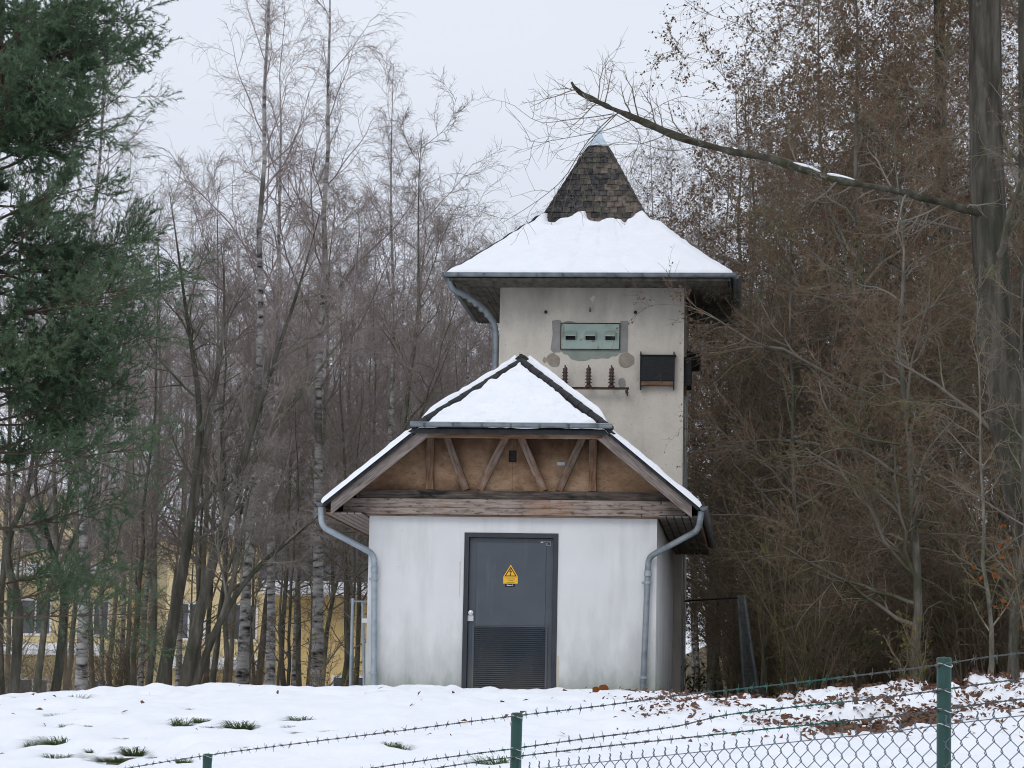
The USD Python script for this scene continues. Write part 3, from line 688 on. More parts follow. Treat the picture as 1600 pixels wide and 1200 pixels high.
tow = thing('transformer_tower', 'tall grey beige rendered tower with steep pyramid roof behind the hut', 'tower', TO, YAW)
TX0, TX1, TD, TZ = -1.48, 1.475, 2.95, 6.575
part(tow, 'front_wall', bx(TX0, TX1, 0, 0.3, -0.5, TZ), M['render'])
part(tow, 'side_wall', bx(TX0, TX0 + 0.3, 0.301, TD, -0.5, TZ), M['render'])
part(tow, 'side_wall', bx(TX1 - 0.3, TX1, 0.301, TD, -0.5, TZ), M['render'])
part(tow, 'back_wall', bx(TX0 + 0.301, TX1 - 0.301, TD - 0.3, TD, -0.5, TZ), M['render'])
CX, CY = -0.02, TD / 2
E0 = 2.20                                 # half width of the eaves
# roof profile: half width, height
RW = np.array([0.0, 0.12, 0.39, 0.80, 0.92, 1.13, 1.62, 2.24])
RZ = np.array([9.52, 9.24, 8.72, 7.92, 7.75, 7.57, 7.13, 6.63])
rprof = PchipInterpolator(RW, RZ)


def face(k, u, w, z):
    """A point of roof face k (0 front, 1 right, 2 back, 3 left) at u along it, at half width w and height z."""
    c, s = [(1, 0), (0, 1), (-1, 0), (0, -1)][k]
    x, y = u, -w
    return np.stack([CX + c * x - s * y, CY + s * x + c * y, z], -1)


deck = []
for k in range(4):
    ws = np.linspace(2.24, 0.1, 24)
    uu = np.linspace(-1, 1, 9)
    W_, U_ = np.meshgrid(ws, uu, indexing='ij')
    deck.append(grid(face(k, U_ * W_, W_, rprof(W_) - 0.03)[:, ::-1]))
part(tow, 'roof_deck', cat(*deck), M['tar'])
rng = np.random.default_rng(4)
rest = []
for k in range(4):
    zs = np.arange(7.52, 9.24, 0.104)
    inv = lambda z: float(np.interp(z, RZ[::-1], RW[::-1]))
    for r, z0 in enumerate(zs):
        z1 = min(z0 + 0.132, 9.25)
        w0, w1 = inv(z0), inv(z1)
        step = 0.128
        n = int(math.ceil(2 * w0 / step)) + 1
        off = (r % 2) * 0.5 * step + rng.uniform(-.02, .02)
        for c in range(-n, n):
            a, b = c * step + off, (c + 1) * step + off - 0.007
            a0, b0 = max(a, -w0), min(b, w0)
            a1, b1 = max(min(a, w1), -w1), max(min(b, w1), -w1)
            if b0 - a0 < 0.02:
                continue
            t = 0.012; lift = rng.uniform(0.010, 0.032)
            j = rng.uniform(-0.016, 0.016, 2)
            zz = np.array([z0 + j[0], z0 + j[1], z1, z1])
            uu = np.array([a0, b0, b1, a1])
            ww = np.array([w0 + lift, w0 + lift, w1 + 0.004, w1 + 0.004])
            top = face(k, uu, ww, zz); bot = face(k, uu, ww - t * 1.2, zz - t * 0.3)
            V = np.vstack([top, bot])
            F = np.array([[0, 1, 2], [0, 2, 3], [4, 6, 5], [4, 7, 6], [0, 4, 5], [0, 5, 1], [1, 5, 6], [1, 6, 2], [3, 2, 6], [3, 6, 7], [0, 3, 7], [0, 7, 4]])
            if k == 0:
                um = (a0 + b0) / 2
                pr = rng.uniform() + 0.35 * np.clip(um / 0.6 + 0.1, -1, 1)
                mi = 0 if pr < 0.25 else 4 if pr < 0.5 else 1 if pr < 0.72 else 3 if pr < 0.8 else 2
                part(tow, 'roof_tile', (V, F), M['tile%d' % mi])
            else:
                rest.append((V, F))
part(tow, 'side_roof_tiles', cat(*rest), M['tile4'], kind='stuff')
for k in range(4):
    sx_, sy_ = [(-1, -1), (1, -1), (1, 1), (-1, 1)][k]
    for r in range(12):
        z0 = 7.72 + r * 0.118
        w0, w1 = inv(z0) + 0.015, inv(z0 + 0.15) + 0.01
        P_ = np.array([[CX + sx_ * w0, CY + sy_ * w0, z0], [CX + sx_ * w1, CY + sy_ * w1, z0 + 0.15]])
        part(tow, 'hip_slate', tubes(P_, np.array([0.024, 0.018]), 6, cap=True), M['tile%d' % (1 if sx_ > 0 else 0)])
a4 = np.array([[-1, -1], [1, -1], [1, 1], [-1, 1]])
lv = [(0.165, 9.20), (0.14, 9.25), (0.09, 9.33), (0.045, 9.46), (0.006, 9.62)]
V = np.array([[CX + x * w, CY + y * w, z] for w, z in lv for x, y in a4])
F = [[l * 4 + j, l * 4 + (j + 1) % 4, l * 4 + 4 + (j + 1) % 4] for l in range(4) for j in range(4)] + [[l * 4 + j, l * 4 + 4 + (j + 1) % 4, l * 4 + 4 + j] for l in range(4) for j in range(4)]
part(tow, 'finial', (V, np.array(F)), M['finial'])
# soffit boards and fascia
for k in range(7):
    d0 = 0.012 + k * 0.104
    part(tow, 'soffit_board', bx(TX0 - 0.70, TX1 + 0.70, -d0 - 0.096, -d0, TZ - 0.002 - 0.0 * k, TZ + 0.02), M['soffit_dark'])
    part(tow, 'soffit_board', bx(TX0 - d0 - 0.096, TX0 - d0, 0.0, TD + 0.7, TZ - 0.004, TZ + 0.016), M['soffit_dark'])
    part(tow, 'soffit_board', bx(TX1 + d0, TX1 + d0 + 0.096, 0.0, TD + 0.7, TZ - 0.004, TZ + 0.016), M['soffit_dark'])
part(tow, 'soffit_backing', bx(TX0 - 0.72, TX1 + 0.72, -0.72, TD + 0.72, TZ + 0.024, TZ + 0.05), M['black'])
part(tow, 'fascia', bx(TX0 - 0.74, TX1 + 0.74, -0.745, -0.72, TZ - 0.01, TZ + 0.09), M['soffit_dark'])
part(tow, 'fascia', bx(TX0 - 0.745, TX0 - 0.72, -0.719, TD + 0.72, TZ - 0.012, TZ + 0.09), M['soffit_dark'])
part(tow, 'fascia', bx(TX1 + 0.72, TX1 + 0.745, -0.719, TD + 0.72, TZ - 0.012, TZ + 0.09), M['soffit_dark'])
part(tow, 'fascia', bx(TX0 - 0.74, TX1 + 0.74, TD + 0.72, TD + 0.745, TZ - 0.01, TZ + 0.09), M['soffit_dark'])
gutter(tow, (TX0 - 0.80, -0.81, 6.665), (TX1 + 0.82, -0.81, 6.665), 0.058, (0, -1, 0), 11)
gutter(tow, (TX0 - 0.80, -0.74, 6.66), (TX0 - 0.80, TD + 0.8, 6.66), 0.066, (-1, 0, 0), 9)
gutter(tow, (TX1 + 0.82, -0.74, 6.66), (TX1 + 0.82, TD + 0.8, 6.66), 0.066, (1, 0, 0), 9)
td = part(tow, 'downpipe', pipe([(TX0 - 0.76, -0.66, 6.64), (TX0 - 0.72, -0.60, 6.44), (TX0 - 0.50, -0.40, 6.38), (TX0 - 0.25, -0.13, 6.22), (TX0 - 0.075, 0.05, 5.97), (TX0 - 0.065, 0.08, 5.6), (TX0 - 0.065, 0.08, 2.0)], 0.05, 14, 0.12, 6), M['zinc'], smooth=50)
for k in range(7):
    q = np.array([TX0 - 0.62, -0.50, 6.41]) + (np.array([TX0 - 0.11, 0.02, 6.03]) - np.array([TX0 - 0.62, -0.50, 6.41])) * k / 6 + [0, 0, 0.05 * math.sin(PI * k / 6)]
    part(td, 'pipe_fold', trimesh.creation.icosphere(1, 0.054).apply_translation(q), M['zinc'], smooth=True)
for z in (5.75, 4.6):
    part(td, 'pipe_socket', move(lathe([(0.05, 0), (0.057, 0), (0.057, 0.06), (0.05, 0.06)], 14), (TX0 - 0.065, 0.08, z)), M['zinc'], smooth=40)


def blob(cx, cz, rx, rz, seed, n=40, rough=0.25):
    r = np.random.default_rng(seed)
    a = np.linspace(0, 2 * PI, n, endpoint=False)
    k = 1 + rough * sum(r.normal() / (f + 1) * np.cos(a * f + r.uniform(0, 6)) for f in range(2, 9)) * 0.5
    return Polygon(np.stack([cx + rx * k * np.cos(a), cz + rz * k * np.sin(a)], 1)).buffer(0)


# front of the tower: vent plate, mortar patches, pegs
vp = part(tow, 'vent_plate', bx(-0.497, 0.46, -0.03, 0.0, 5.565, 6.0, 0.004), M['mint'])
part(vp, 'plate_rim', prism(sbox(-0.497, 5.565, 0.46, 6.0).difference(sbox(-0.482, 5.580, 0.445, 5.985)), -0.036, -0.028), M['rust'])
for x in (-0.33, -0.013, 0.303):
    prf = [(-0.03, 5.865), (-0.03, 5.735), (-0.12, 5.775), (-0.11, 5.80)]
    V = np.array([[x + sx_ * 0.085, y, z] for sx_ in (-1, 1) for y, z in ((-0.03, 5.872), (-0.12, 5.79), (-0.12, 5.775), (-0.03, 5.857))])
    F = np.array([[0, 1, 5], [0, 5, 4], [2, 3, 7], [2, 7, 6], [1, 2, 6], [1, 6, 5], [0, 3, 2], [0, 2, 1], [4, 5, 6], [4, 6, 7]])
    sd = [prism(Polygon([(0, 0), (1, 0), (1, 1)]), 0, 1)][:0]
    sides = []
    for sx_ in (-0.085, 0.078):
        V2 = np.array([[x + sx_ + d, y, z] for d in (0, 0.007) for y, z in ((-0.03, 5.86), (-0.12, 5.78), (-0.03, 5.72))])
        sides.append((V2, np.array([[0, 2, 1], [3, 4, 5], [0, 1, 4], [0, 4, 3], [1, 2, 5], [1, 5, 4]])))
    part(vp, 'vent_hood', cat((V, F), *sides), M['mint'])
    part(vp, 'vent_opening', bx(x - 0.075, x + 0.075, -0.033, -0.029, 5.725, 5.845), M['black'])


def patch(poly, mat, d=0.006):
    part(tow, 'mortar_patch', prism(poly, -d, 0.004), mat)


patch(Polygon([(-0.63, 6.03), (-0.54, 6.045), (-0.50, 6.03), (-0.50, 5.535), (-0.60, 5.53), (-0.645, 5.57), (-0.63, 5.7), (-0.615, 5.82)]).buffer(0.008), M['mortar'])
patch(Polygon([(0.463, 6.03), (0.575, 6.035), (0.58, 5.80), (0.575, 5.54), (0.463, 5.53)]).buffer(0.006), M['mortar'])
bt = [(-0.495, 5.562), (-0.44, 5.50), (-0.38, 5.49), (-0.32, 5.42), (-0.20, 5.39), (-0.08, 5.395), (0.0, 5.43), (0.09, 5.42), (0.18, 5.44), (0.27, 5.43), (0.33, 5.47), (0.40, 5.47), (0.47, 5.53), (0.46, 5.562)]
part(tow, 'mortar_patch', prism(Polygon(bt), -0.007, 0.004), look('greenish_mortar', [(0.20, 0.235, 0.205), (0.28, 0.30, 0.265)], 5, rough=0.95, bump=0.4, bscale=60), label='greenish grey mortar below the vent plate')
patch(Polygon([(-0.46, 6.006), (-0.40, 6.03), (-0.33, 6.035), (-0.25, 6.006)]), M['mortar'])
patch(blob(-0.605, 5.40, 0.108, 0.112, 3), M['mortar_brown'])
patch(blob(-0.745, 5.40, 0.03, 0.045, 8), M['mortar_brown'])
patch(blob(0.562, 5.405, 0.128, 0.122, 11), M['mortar_brown'])
patch(blob(0.50, 5.035, 0.06, 0.085, 5), M['mortar'])
patch(blob(-0.52, 5.06, 0.09, 0.05, 6), M['mortar_brown'])
for x, z, r in ((-0.736, 6.172, 0.026), (0.70, 6.172, 0.026)):
    part(tow, 'wall_peg', move(lathe([(0, 0), (0.8 * r, 0), (0.8 * r, 0.02), (r, 0.03), (r, 0.06), (0, 0.065)], 12), (x, 0.0, z), [[1, 0, 0], [0, 0, -1], [0, 1, 0]]), M['black'], smooth=40)
part(tow, 'wall_hook', cat(bx(-0.038, -0.018, -0.05, 0.0, 6.185, 6.205), bx(-0.036, -0.020, -0.05, -0.035, 6.185, 6.25)), M['rust'])
patch(Polygon([(-0.01, 6.40), (0.03, 6.43), (0.01, 6.36)]).buffer(0.02), look('pale_chip', [(0.5, 0.46, 0.38), (0.56, 0.52, 0.44)], 9))
# insulators on their rail
ir = part(tow, 'insulator_rail', cat(bx(-0.62, 0.62, -0.20, -0.192, 4.905, 4.945), bx(-0.62, 0.62, -0.20, -0.14, 4.937, 4.945), bx(0.56, 0.60, -0.195, 0.0, 4.87, 4.90), bx(-0.60, -0.56, -0.195, 0.0, 4.87, 4.90), bx(0.585, 0.605, -0.2, -0.19, 4.80, 4.93)), M['rust'])
ip = [(0, 0.0), (0.055, 0.0), (0.055, 0.02), (0.032, 0.045), (0.03, 0.06)]
for k in range(4):
    z = 0.065 + 0.052 * k
    ip += [(0.034, z), (0.058 - 0.003 * k, z + 0.004), (0.058 - 0.003 * k, z + 0.012), (0.036, z + 0.026), (0.034, z + 0.045)]
ip += [(0.036, 0.275), (0.04, 0.285), (0.04, 0.30), (0.015, 0.305), (0.013, 0.335), (0, 0.336)]
for k, x in enumerate((-0.40, -0.026, 0.34)):
    part(ir, 'insulator', move(lathe(ip, 18), (x, -0.165, 4.946)), M['porcelain'], smooth=35)
    part(ir, 'clamp', cat(bx(x - 0.035, x + 0.03, -0.185, -0.145, 5.225, 5.245), bx(x - 0.012, x + 0.008, -0.175, -0.155, 5.24, 5.30), bx(x + 0.015, x + 0.03, -0.175, -0.155, 5.24, 5.265)), M['rust'])
bxp = part(tow, 'opening_cover', bx(0.80, 1.335, -0.13, -0.002, 5.06, 5.462, 0.006), M['tar'], label='black square slab over an opening')
part(bxp, 'cover_board', bx(0.80, 1.33, -0.125, -0.004, 4.99, 5.052, 0.004), M['wood_red'])
for x in (0.80, 1.328):
    part(bxp, 'cover_bracket', cat(bx(x - 0.012, x + 0.004, -0.14, 0.0, 4.93, 5.53)), M['tar'])
part(bxp, 'cover_lip', bx(0.785, 1.36, -0.15, 0.0, 5.463, 5.478), M['tar'])
bb = part(tow, 'opening_cover', bx(TX1 + 0.001, TX1 + 0.115, 0.12, 0.72, 5.02, 5.48, 0.006), M['tar'])
part(bb, 'cover_bracket', bx(TX1 + 0.0, TX1 + 0.05, 0.10, 0.13, 4.85, 5.02), M['rust'])
part(tow, 'opening_cover', bx(TX1 + 0.001, TX1 + 0.22, 1.7, 2.4, 5.56, 5.80, 0.006), M['tar'])
part(tow, 'corner_strip', bx(TX1 + 0.001, TX1 + 0.03, 0.9, 0.98, 0.2, 1.75), M['wood_dark'])
part(tow, 'conduit', tubes(np.array([[TX1 + 0.03, 0.3, 0.0], [TX1 + 0.03, 0.3, 5.0]]), np.array([0.014, 0.014]), 8), M['galv'], smooth=True)

# snow on the tower's lower roof: one blanket round all four sides
S_ = np.linspace(0, 4, 4 * 90 + 1)
wq = np.concatenate([np.linspace(2.27, 2.16, 8), np.linspace(2.13, 0.62, 66)])
SS, WW = np.meshgrid(S_, wq, indexing='ij')
kf = np.minimum(SS.astype(int), 3); uf = (SS - kf) * 2 - 1
Pt = np.zeros(SS.shape + (3,)); Nt = np.zeros_like(Pt)
dz = rprof.derivative()(np.clip(WW, 0, 2.24))
for k in range(4):
    m = kf == k
    WW[m] = WW[m] + 0.07 * sstep(WW[m], 2.05, 2.25) * (meshkit.fbm(np.stack([uf[m] * 4.5, 0 * uf[m] + k, 0 * uf[m]], -1), 3, 19) - 0.5)
    Pt[m] = face(k, uf[m] * WW[m], WW[m], rprof(np.clip(WW[m], 0, 2.24)) - np.clip(WW[m] - 2.24, 0, 1) * 0.3)
    q = face(k, 0 * uf[m], -dz[m], 0 * uf[m] + 1.0) - np.array([CX, CY, 0])
    Nt[m] = q / np.linalg.norm(q, axis=-1, keepdims=True)
# the upper limit of the snow wavers; on the front it follows the photograph
ucoord = uf * 0.9
lim0 = np.interp(ucoord, [-1, -0.86, -0.72, -0.6, -0.42, -0.30, -0.17, -0.12, -0.05, 0.06, 0.10, 0.2, 0.32, 0.42, 0.5, 0.62, 0.75, 0.86, 1],
                 [0.78, 0.80, 0.93, 0.93, 0.86, 0.78, 0.77, 0.86, 0.97, 1.0, 0.95, 0.90, 0.89, 0.92, 0.92, 0.86, 0.80, 0.77, 0.75])
limr = 0.86 + 0.25 * (nz(np.stack([SS * 4, 0 * SS, 0 * SS], -1), 1.0, 12) - 0.5)
lim = np.where(kf == 0, lim0, limr)
cd = (WW - lim)
T_ = 0.085 + 0.05 * (nz(Pt, 1.6, 13) - 0.5) + 0.05 * (nz(Pt * [1, 1, 2], 5, 14) - 0.5) + 0.05 * np.exp(-((cd - 0.1) / 0.1) ** 2) * nz(Pt, 4, 15)
for uu_, w_ in ((-0.16, 0.03), (0.10, 0.022), (0.36, 0.02)):                            # faint runnels down the front
    T_ = T_ - np.where(kf == 0, 0.022 * np.exp(-((uf * WW - uu_ * (0.5 + 0.5 * WW)) / w_) ** 2) * sstep(nz(Pt, 9, 17), 0.35, 0.6), 0)
T_ = T_ * np.sqrt(sstep(cd, 0, 0.06)) - 0.05 * (cd <= 0)
T_ = T_ * np.sqrt(sstep(2.29 - WW, 0, 0.10))
# hole with a peeping slate at the front left
hd = ((uf * WW + 0.66) / 0.12) ** 2 + ((WW - 1.02) / 0.05) ** 2
T_ = np.where(kf == 0, T_ - 0.16 * np.exp(-hd), T_)
hd = ((uf * WW - 0.50) / 0.03) ** 2 + ((WW - 1.0) / 0.05) ** 2
T_ = np.where(kf == 0, T_ - 0.14 * np.exp(-hd), T_)
V = Pt + Nt * T_[..., None]
rs = thing('roof_snow', 'thick snow blanket on the flared lower roof of the tower', 'snow', TO, YAW)
part(rs, 'snow_sheet', grid(V, T_ > -0.02), M['snow'], smooth=True)

# ------------------------------------------------------------------ old gate frame left of the hut, leaning fence post right of it
g0 = at(551, 1077, 36.2); g1 = at(570, 1077, 38.0)
gt = thing('steel_frame', 'thin galvanised tube frame standing at the left side of the hut', 'gate', (g0[0], g0[1], float(G(g0[0], g0[1])) - 0.1), 0)
o = np.array([g0[0], g0[1], float(G(g0[0], g0[1])) - 0.1])
ztop = at(551, 935, 36.2)[2] - o[2]
part(gt, 'upright', tubes(np.array([[-0.03, 0, 0], [-0.03, 0, ztop]]), np.array([.022, .022]), 10, cap=True), M['galv'], smooth=40)
part(gt, 'upright', tubes(np.array([[0.17, 0.05, 0], [0.10, 0.05, ztop - 0.03]]), np.array([.02, .02]), 10, cap=True), M['galv'], smooth=40)
part(gt, 'top_rail', tubes(np.array([[-0.03, 0, ztop - 0.04], [0.42, 0.02, ztop - 0.035]]), np.array([.012, .012]), 8, cap=True), M['galv'], smooth=40)
part(gt, 'clamp', bx(0.10, 0.22, 0.03, 0.06, ztop - 0.33, ztop - 0.27), M['white'])
YF = 42.0
a, b = at(1186, 1092, YF), at(1160, 930, YF)
lf = thing('leaning_fence_panel', 'leaning grey mesh fence panel with rail beside the tower', 'fence', (a[0], a[1], a[2]), 0)
bb_ = b - a
part(lf, 'post', tubes(np.array([[0.03, 0, -0.3], bb_ + [0.03, 0, 0]]), np.array([.03, .03]), 8, cap=True), M['zinc'], smooth=40)
part(lf, 'post', tubes(np.array([[-0.16, 0.5, -0.3], bb_ + [-0.02, 0.5, 0.02]]), np.array([.03, .03]), 8, cap=True), M['zinc'], smooth=40)
r0 = at(1060, 940, 42.5) - a
part(lf, 'rail', tubes(np.array([r0, (r0 + bb_) / 2 + [0, 0, -0.015], bb_ + [-0.05, 0.2, -0.03]]), np.array([.014, .014, .014]), 8), M['black'], smooth=40)
cw = []
for k in range(11):
    t0 = k / 10
    p0, p1 = np.array([0.03, 0, 0]) * (1 - t0) + np.array([-0.16, 0.5, 0]) * t0, bb_ + np.array([0.03, 0, 0]) * (1 - t0) + np.array([-0.02, 0.5, 0.02]) * t0
    cw.append(tubes(np.array([p0, p1]), np.array([.006, .006]), 4))
for k in range(26):
    t0 = k / 25
    cw.append(tubes(np.array([np.array([0.03, 0, 0]) + t0 * bb_, np.array([-0.16, 0.5, 0]) + t0 * (bb_ + [0.14, 0, 0.02])]), np.array([.006, .006]), 4))
part(lf, 'wire_mesh', cat(*cw), M['zinc'], kind='stuff')

# ------------------------------------------------------------------ green wire fence in front
def z_at(px, py, Y):
    return at(px, py, Y)[2]


FP = [np.array([3.0, 6.0]), np.array([1.476, 8.9]), np.array([0.049, 11.55]), np.array([-1.57, 14.0]), np.array([-3.2, 16.6])]
PPX = [None, (1480, 1030), (817, 1116), (345, 1180), None]
fe = thing('wire_fence', 'green post fence with three barbed wires above chain link mesh', 'fence', (0, 0, 0), 0)
posts_top = []
for k, (q, t) in enumerate(zip(FP, PPX)):
    zt = z_at(*t, q[1]) if t else (-0.02 if k == 0 else -0.72)
    posts_top.append(zt)
    tilt = np.array([math.sin(ROLL) * 0.3, 0])
    r = 0.0245
    P_ = np.array([[q[0] - 0.01, q[1], float(G(q[0], q[1])) - 0.3], [q[0], q[1], zt]])
    po = part(fe, 'post', tubes(P_, np.array([r, r]), 20, cap=False), M['green_post'], smooth=40)
    part(po, 'post_cap', move(lathe([(r + 0.001, -0.03), (r + 0.0015, 0.0), (r - 0.003, 0.006), (0.0, 0.008)], 20), (q[0], q[1], zt)), M['green_post'], smooth=50)


def fence_xy(s):
    s = np.asarray(s, float)
    k = np.clip(np.floor(s).astype(int), 0, 3)
    f_ = (s - k)[..., None]
    A_ = np.array(FP)
    return A_[k] * (1 - f_) + A_[k + 1] * f_


def s_of_px(px):
    lo_, hi_ = 0.0, 4.0
    for _ in range(50):
        m_ = (lo_ + hi_) / 2
        q = fence_xy(m_)
        if 800 + FPX * (q[0] / q[1]) > px: lo_ = m_
        else: hi_ = m_
    return (lo_ + hi_) / 2


WIRES = [[(1640, 1018), (1560, 1027), (1470, 1041), (1330, 1059), (1180, 1076), (1070, 1088), (960, 1103), (817, 1120), (640, 1143), (480, 1163), (345, 1181), (240, 1198), (150, 1214)],
         [(1640, 1058), (1560, 1068), (1470, 1081), (1375, 1093), (1250, 1106), (1150, 1118), (1075, 1135), (930, 1155), (817, 1171), (640, 1195), (480, 1222)],
         [(1640, 1090), (1560, 1099), (1470, 1112), (1370, 1124), (1220, 1139), (1100, 1152), (950, 1168), (817, 1184), (640, 1210), (480, 1232)]]
rng = np.random.default_rng(8)
off = np.array([-0.030 * 0.87, -0.030 * 0.48])                     # wires run on the camera side of the posts
wire_fn = []
for wpx in WIRES:
    sv, zv = [], []
    for a_, b_ in wpx:
        s_ = s_of_px(a_); q = fence_xy(s_)
        sv.append(s_); zv.append(z_at(a_, b_, q[1]))
    fn = PchipInterpolator(sv, zv)
    wire_fn.append(fn)
    s_ = np.linspace(sv[0], sv[-1], 420)
    xy = fence_xy(s_) + off
    base = np.stack([xy[:, 0], xy[:, 1], fn(s_)], 1)
    ph = s_ * 3.0 / 0.045 * 2 * PI
    tw = []
    for sg_ in (0, PI):
        tw.append(tubes(base + 0.0022 * np.stack([np.cos(ph + sg_) * 0.3, np.cos(ph + sg_) * 0.3, np.sin(ph + sg_)], 1), np.full(len(s_), 0.0016), 4))
    bw = part(fe, 'barbed_wire', cat(*tw), M['barb'], smooth=True)
    bs = []
    sb = sv[0] + 0.01
    while sb < sv[-1]:
        q = fence_xy(sb) + off
        c = np.array([q[0], q[1], float(fn(sb))])
        for _ in range(2):
            d = rng.normal(size=3); d[2] *= 1.6; d[0] *= 0.8; d /= np.linalg.norm(d)
            o2 = rng.normal(size=3) * 0.003
            bs.append(tubes(np.array([c - d * 0.019 + o2, c + o2, c + d * 0.019 + o2]), np.array([0.0008, 0.0016, 0.0008]), 4))
        bs.append(tubes(np.array([c - [0.006, -0.01, 0.001], c + [0.006, -0.01, 0.001]]), np.array([0.0042, 0.0042]), 6))
        sb += rng.uniform(0.028, 0.034)
    part(bw, 'barbs', cat(*bs), M['barb'], kind='stuff')
tsv, tzv = [], []
for a_, b_ in [(1640, 1115), (1560, 1124), (1470, 1135), (1400, 1144), (1250, 1160), (1110, 1175), (965, 1190), (817, 1206), (640, 1226), (345, 1262)]:
    s_ = s_of_px(a_); tsv.append(s_); tzv.append(z_at(a_, b_, fence_xy(s_)[1]))
topf = PchipInterpolator(tsv, tzv)
# chain link: zigzag wires side by side, hooked into each other
dw, dh = 0.0425, 0.080
zig = []
s_, nw = tsv[0], 0
while s_ < 2.9:
    seg = np.linalg.norm(FP[min(int(s_), 3) + 1] - FP[min(int(s_), 3)])
    ds = dw / seg
    z0 = float(topf(s_ + ds / 2)) + 0.016
    n = 28
    pts = []
    for k in range(n):
        side = (k + nw) % 2
        ss = s_ + (ds * 1.05 if side else -0.05 * ds)
        q = fence_xy(min(max(ss, 0), 3.99))
        hook = 0.006
        z = z0 - k * dh / 2
        pts += [[q[0] + off[0] * 0.5 + (0.002 if side else -0.002), q[1] + off[1] * 0.5 - (0.002 if side else -0.002), z + hook], [q[0] + off[0] * 0.5 - (0.002 if side else -0.002), q[1] + off[1] * 0.5 + (0.002 if side else -0.002), z - hook]]
    pts = np.array(pts)
    nw += 1
    zig.append((pts, np.full(len(pts), 0.00185)))
    if nw % 2:                                                      # knuckled ends stand up at every other wire
        e = pts[0]
        zig.append((np.vstack([e + [0, 0, -0.006], e + [0.004, -0.003, 0.006], e + [0.0, 0.0, 0.012]]), np.full(3, 0.0028)))
    s_ += ds
part(fe, 'chain_link', cat(*[tubes(a_, b_, 5) for a_, b_ in zig]), M['wire'], smooth=True, kind='stuff')
sv = np.linspace(tsv[0], 3.2, 160)
xy = fence_xy(sv) + off * 0.7
part(fe, 'tension_wire', tubes(np.stack([xy[:, 0], xy[:, 1], topf(sv)], 1), np.full(160, 0.0018), 5), M['wire'], smooth=True)
for k in (1, 2, 3):                                                # wire ties round the posts
    q = FP[k]
    for fn in wire_fn + [topf]:
        z = float(fn(k * 1.0))
        a_ = np.linspace(-2.6, 0.2, 10)
        P_ = np.stack([q[0] + 0.0275 * np.cos(a_), q[1] + 0.0275 * np.sin(a_), z + 0.006 * np.sin(a_ * 2)], 1)
        part(fe, 'wire_tie', tubes(P_, np.full(10, 0.0017), 5), M['steel'], smooth=True)

# ------------------------------------------------------------------ grass tufts
def blades(rng, n, rad, l0, l1, w=0.006, lean=(0, 0)):
    a = rng.uniform(0, 2 * PI, n); r = rad * np.sqrt(rng.uniform(0, 1, n))
    b = np.stack([r * np.cos(a), r * np.sin(a), 0 * r - 0.02], 1)
    L = rng.uniform(l0, l1, n)
    az = a + rng.normal(0, 0.7, n); tl = rng.uniform(0.5, 1.35, n)
    d = np.stack([np.cos(az) * np.sin(tl) + lean[0], np.sin(az) * np.sin(tl) + lean[1], np.cos(tl)], 1)
    m_ = b + d * L[:, None] * 0.55
    t = m_ + (d * [1.3, 1.3, 0] - [0, 0, 0.25]) * L[:, None] * 0.5
    sd = np.cross(d, [0, 0, 1]); sd /= np.linalg.norm(sd, axis=1, keepdims=True) + 1e-9
    sd *= w / 2
    V = np.stack([b - sd, b + sd, m_ - sd * 0.8, m_ + sd * 0.8, t], 1).reshape(-1, 3)
    k = np.arange(n)[:, None] * 5
    F = np.vstack([k + [0, 1, 3], k + [0, 3, 2], k + [2, 3, 4]])
    return V, F


rng = np.random.default_rng(21)
tp = thing('grass_tuft', 'small green grass tuft poking through the snow bank', 'grass', (0, 0, 0), group='grass tufts on the snowy bank')
part(tp, 'blades', blades(rng, 420, 0.09, 0.06, 0.22, 0.005, (-0.5, -0.2)), M['grass'])
tps = [tp]
for nb_, rd_, l0_, l1_, ln_ in ((260, 0.07, 0.05, 0.26, (-0.2, -0.6)), (480, 0.12, 0.05, 0.17, (-0.8, 0.1))):
    tps.append(thing('grass_tuft', 'small green grass tuft poking through the snow bank', 'grass', (0, 0, 0), group='grass tufts on the snowy bank'))
    part(tps[-1], 'blades', blades(rng, nb_, rd_, l0_, l1_, 0.005, ln_), M['grass'])
big_lab = {(92, 1122): 'upright grass tuft high on the far left of the bank', (120, 1095): 'flattened brown tuft at the crest on the left', (89, 1162): 'largest dry grass tuft on the left of the bank',
           (90, 1186): 'green grass tuft at the bottom left of the bank', (283, 1132): 'wide green grass tuft in the middle of the left bank', (375, 1136): 'slanting green grass tuft in line with the third fence post',
           (207, 1157): 'brown green tuft midway down the left bank', (470, 1127): 'thin wide grass tuft below the left side of the hut', (775, 1196): 'green tuft at the foot of the middle fence post'}
for k, ((a_, b_, s), q) in enumerate(zip(TUFTS, TP)):
    lab = big_lab.get((a_, b_))
    grp = 'grass tufts on the snowy bank'
    loc = (q[0], q[1], q[2] + (0.035 if lab else 0.055))
    if k < 3:
        place(tps[k], loc, 0.3 + k, (s * 0.65, s * 0.65, s * 0.6))
        if lab: stage.GetPrimAtPath(tps[k]).SetCustomDataByKey('label', lab)
    else:
        c = copy(tps[k % 3], lab or 'small green grass tuft poking through the snow bank', loc, rng.uniform(-1.8, 1.8), (s * 0.68, s * 0.68, s * rng.uniform(0.5, 0.85)), grp)

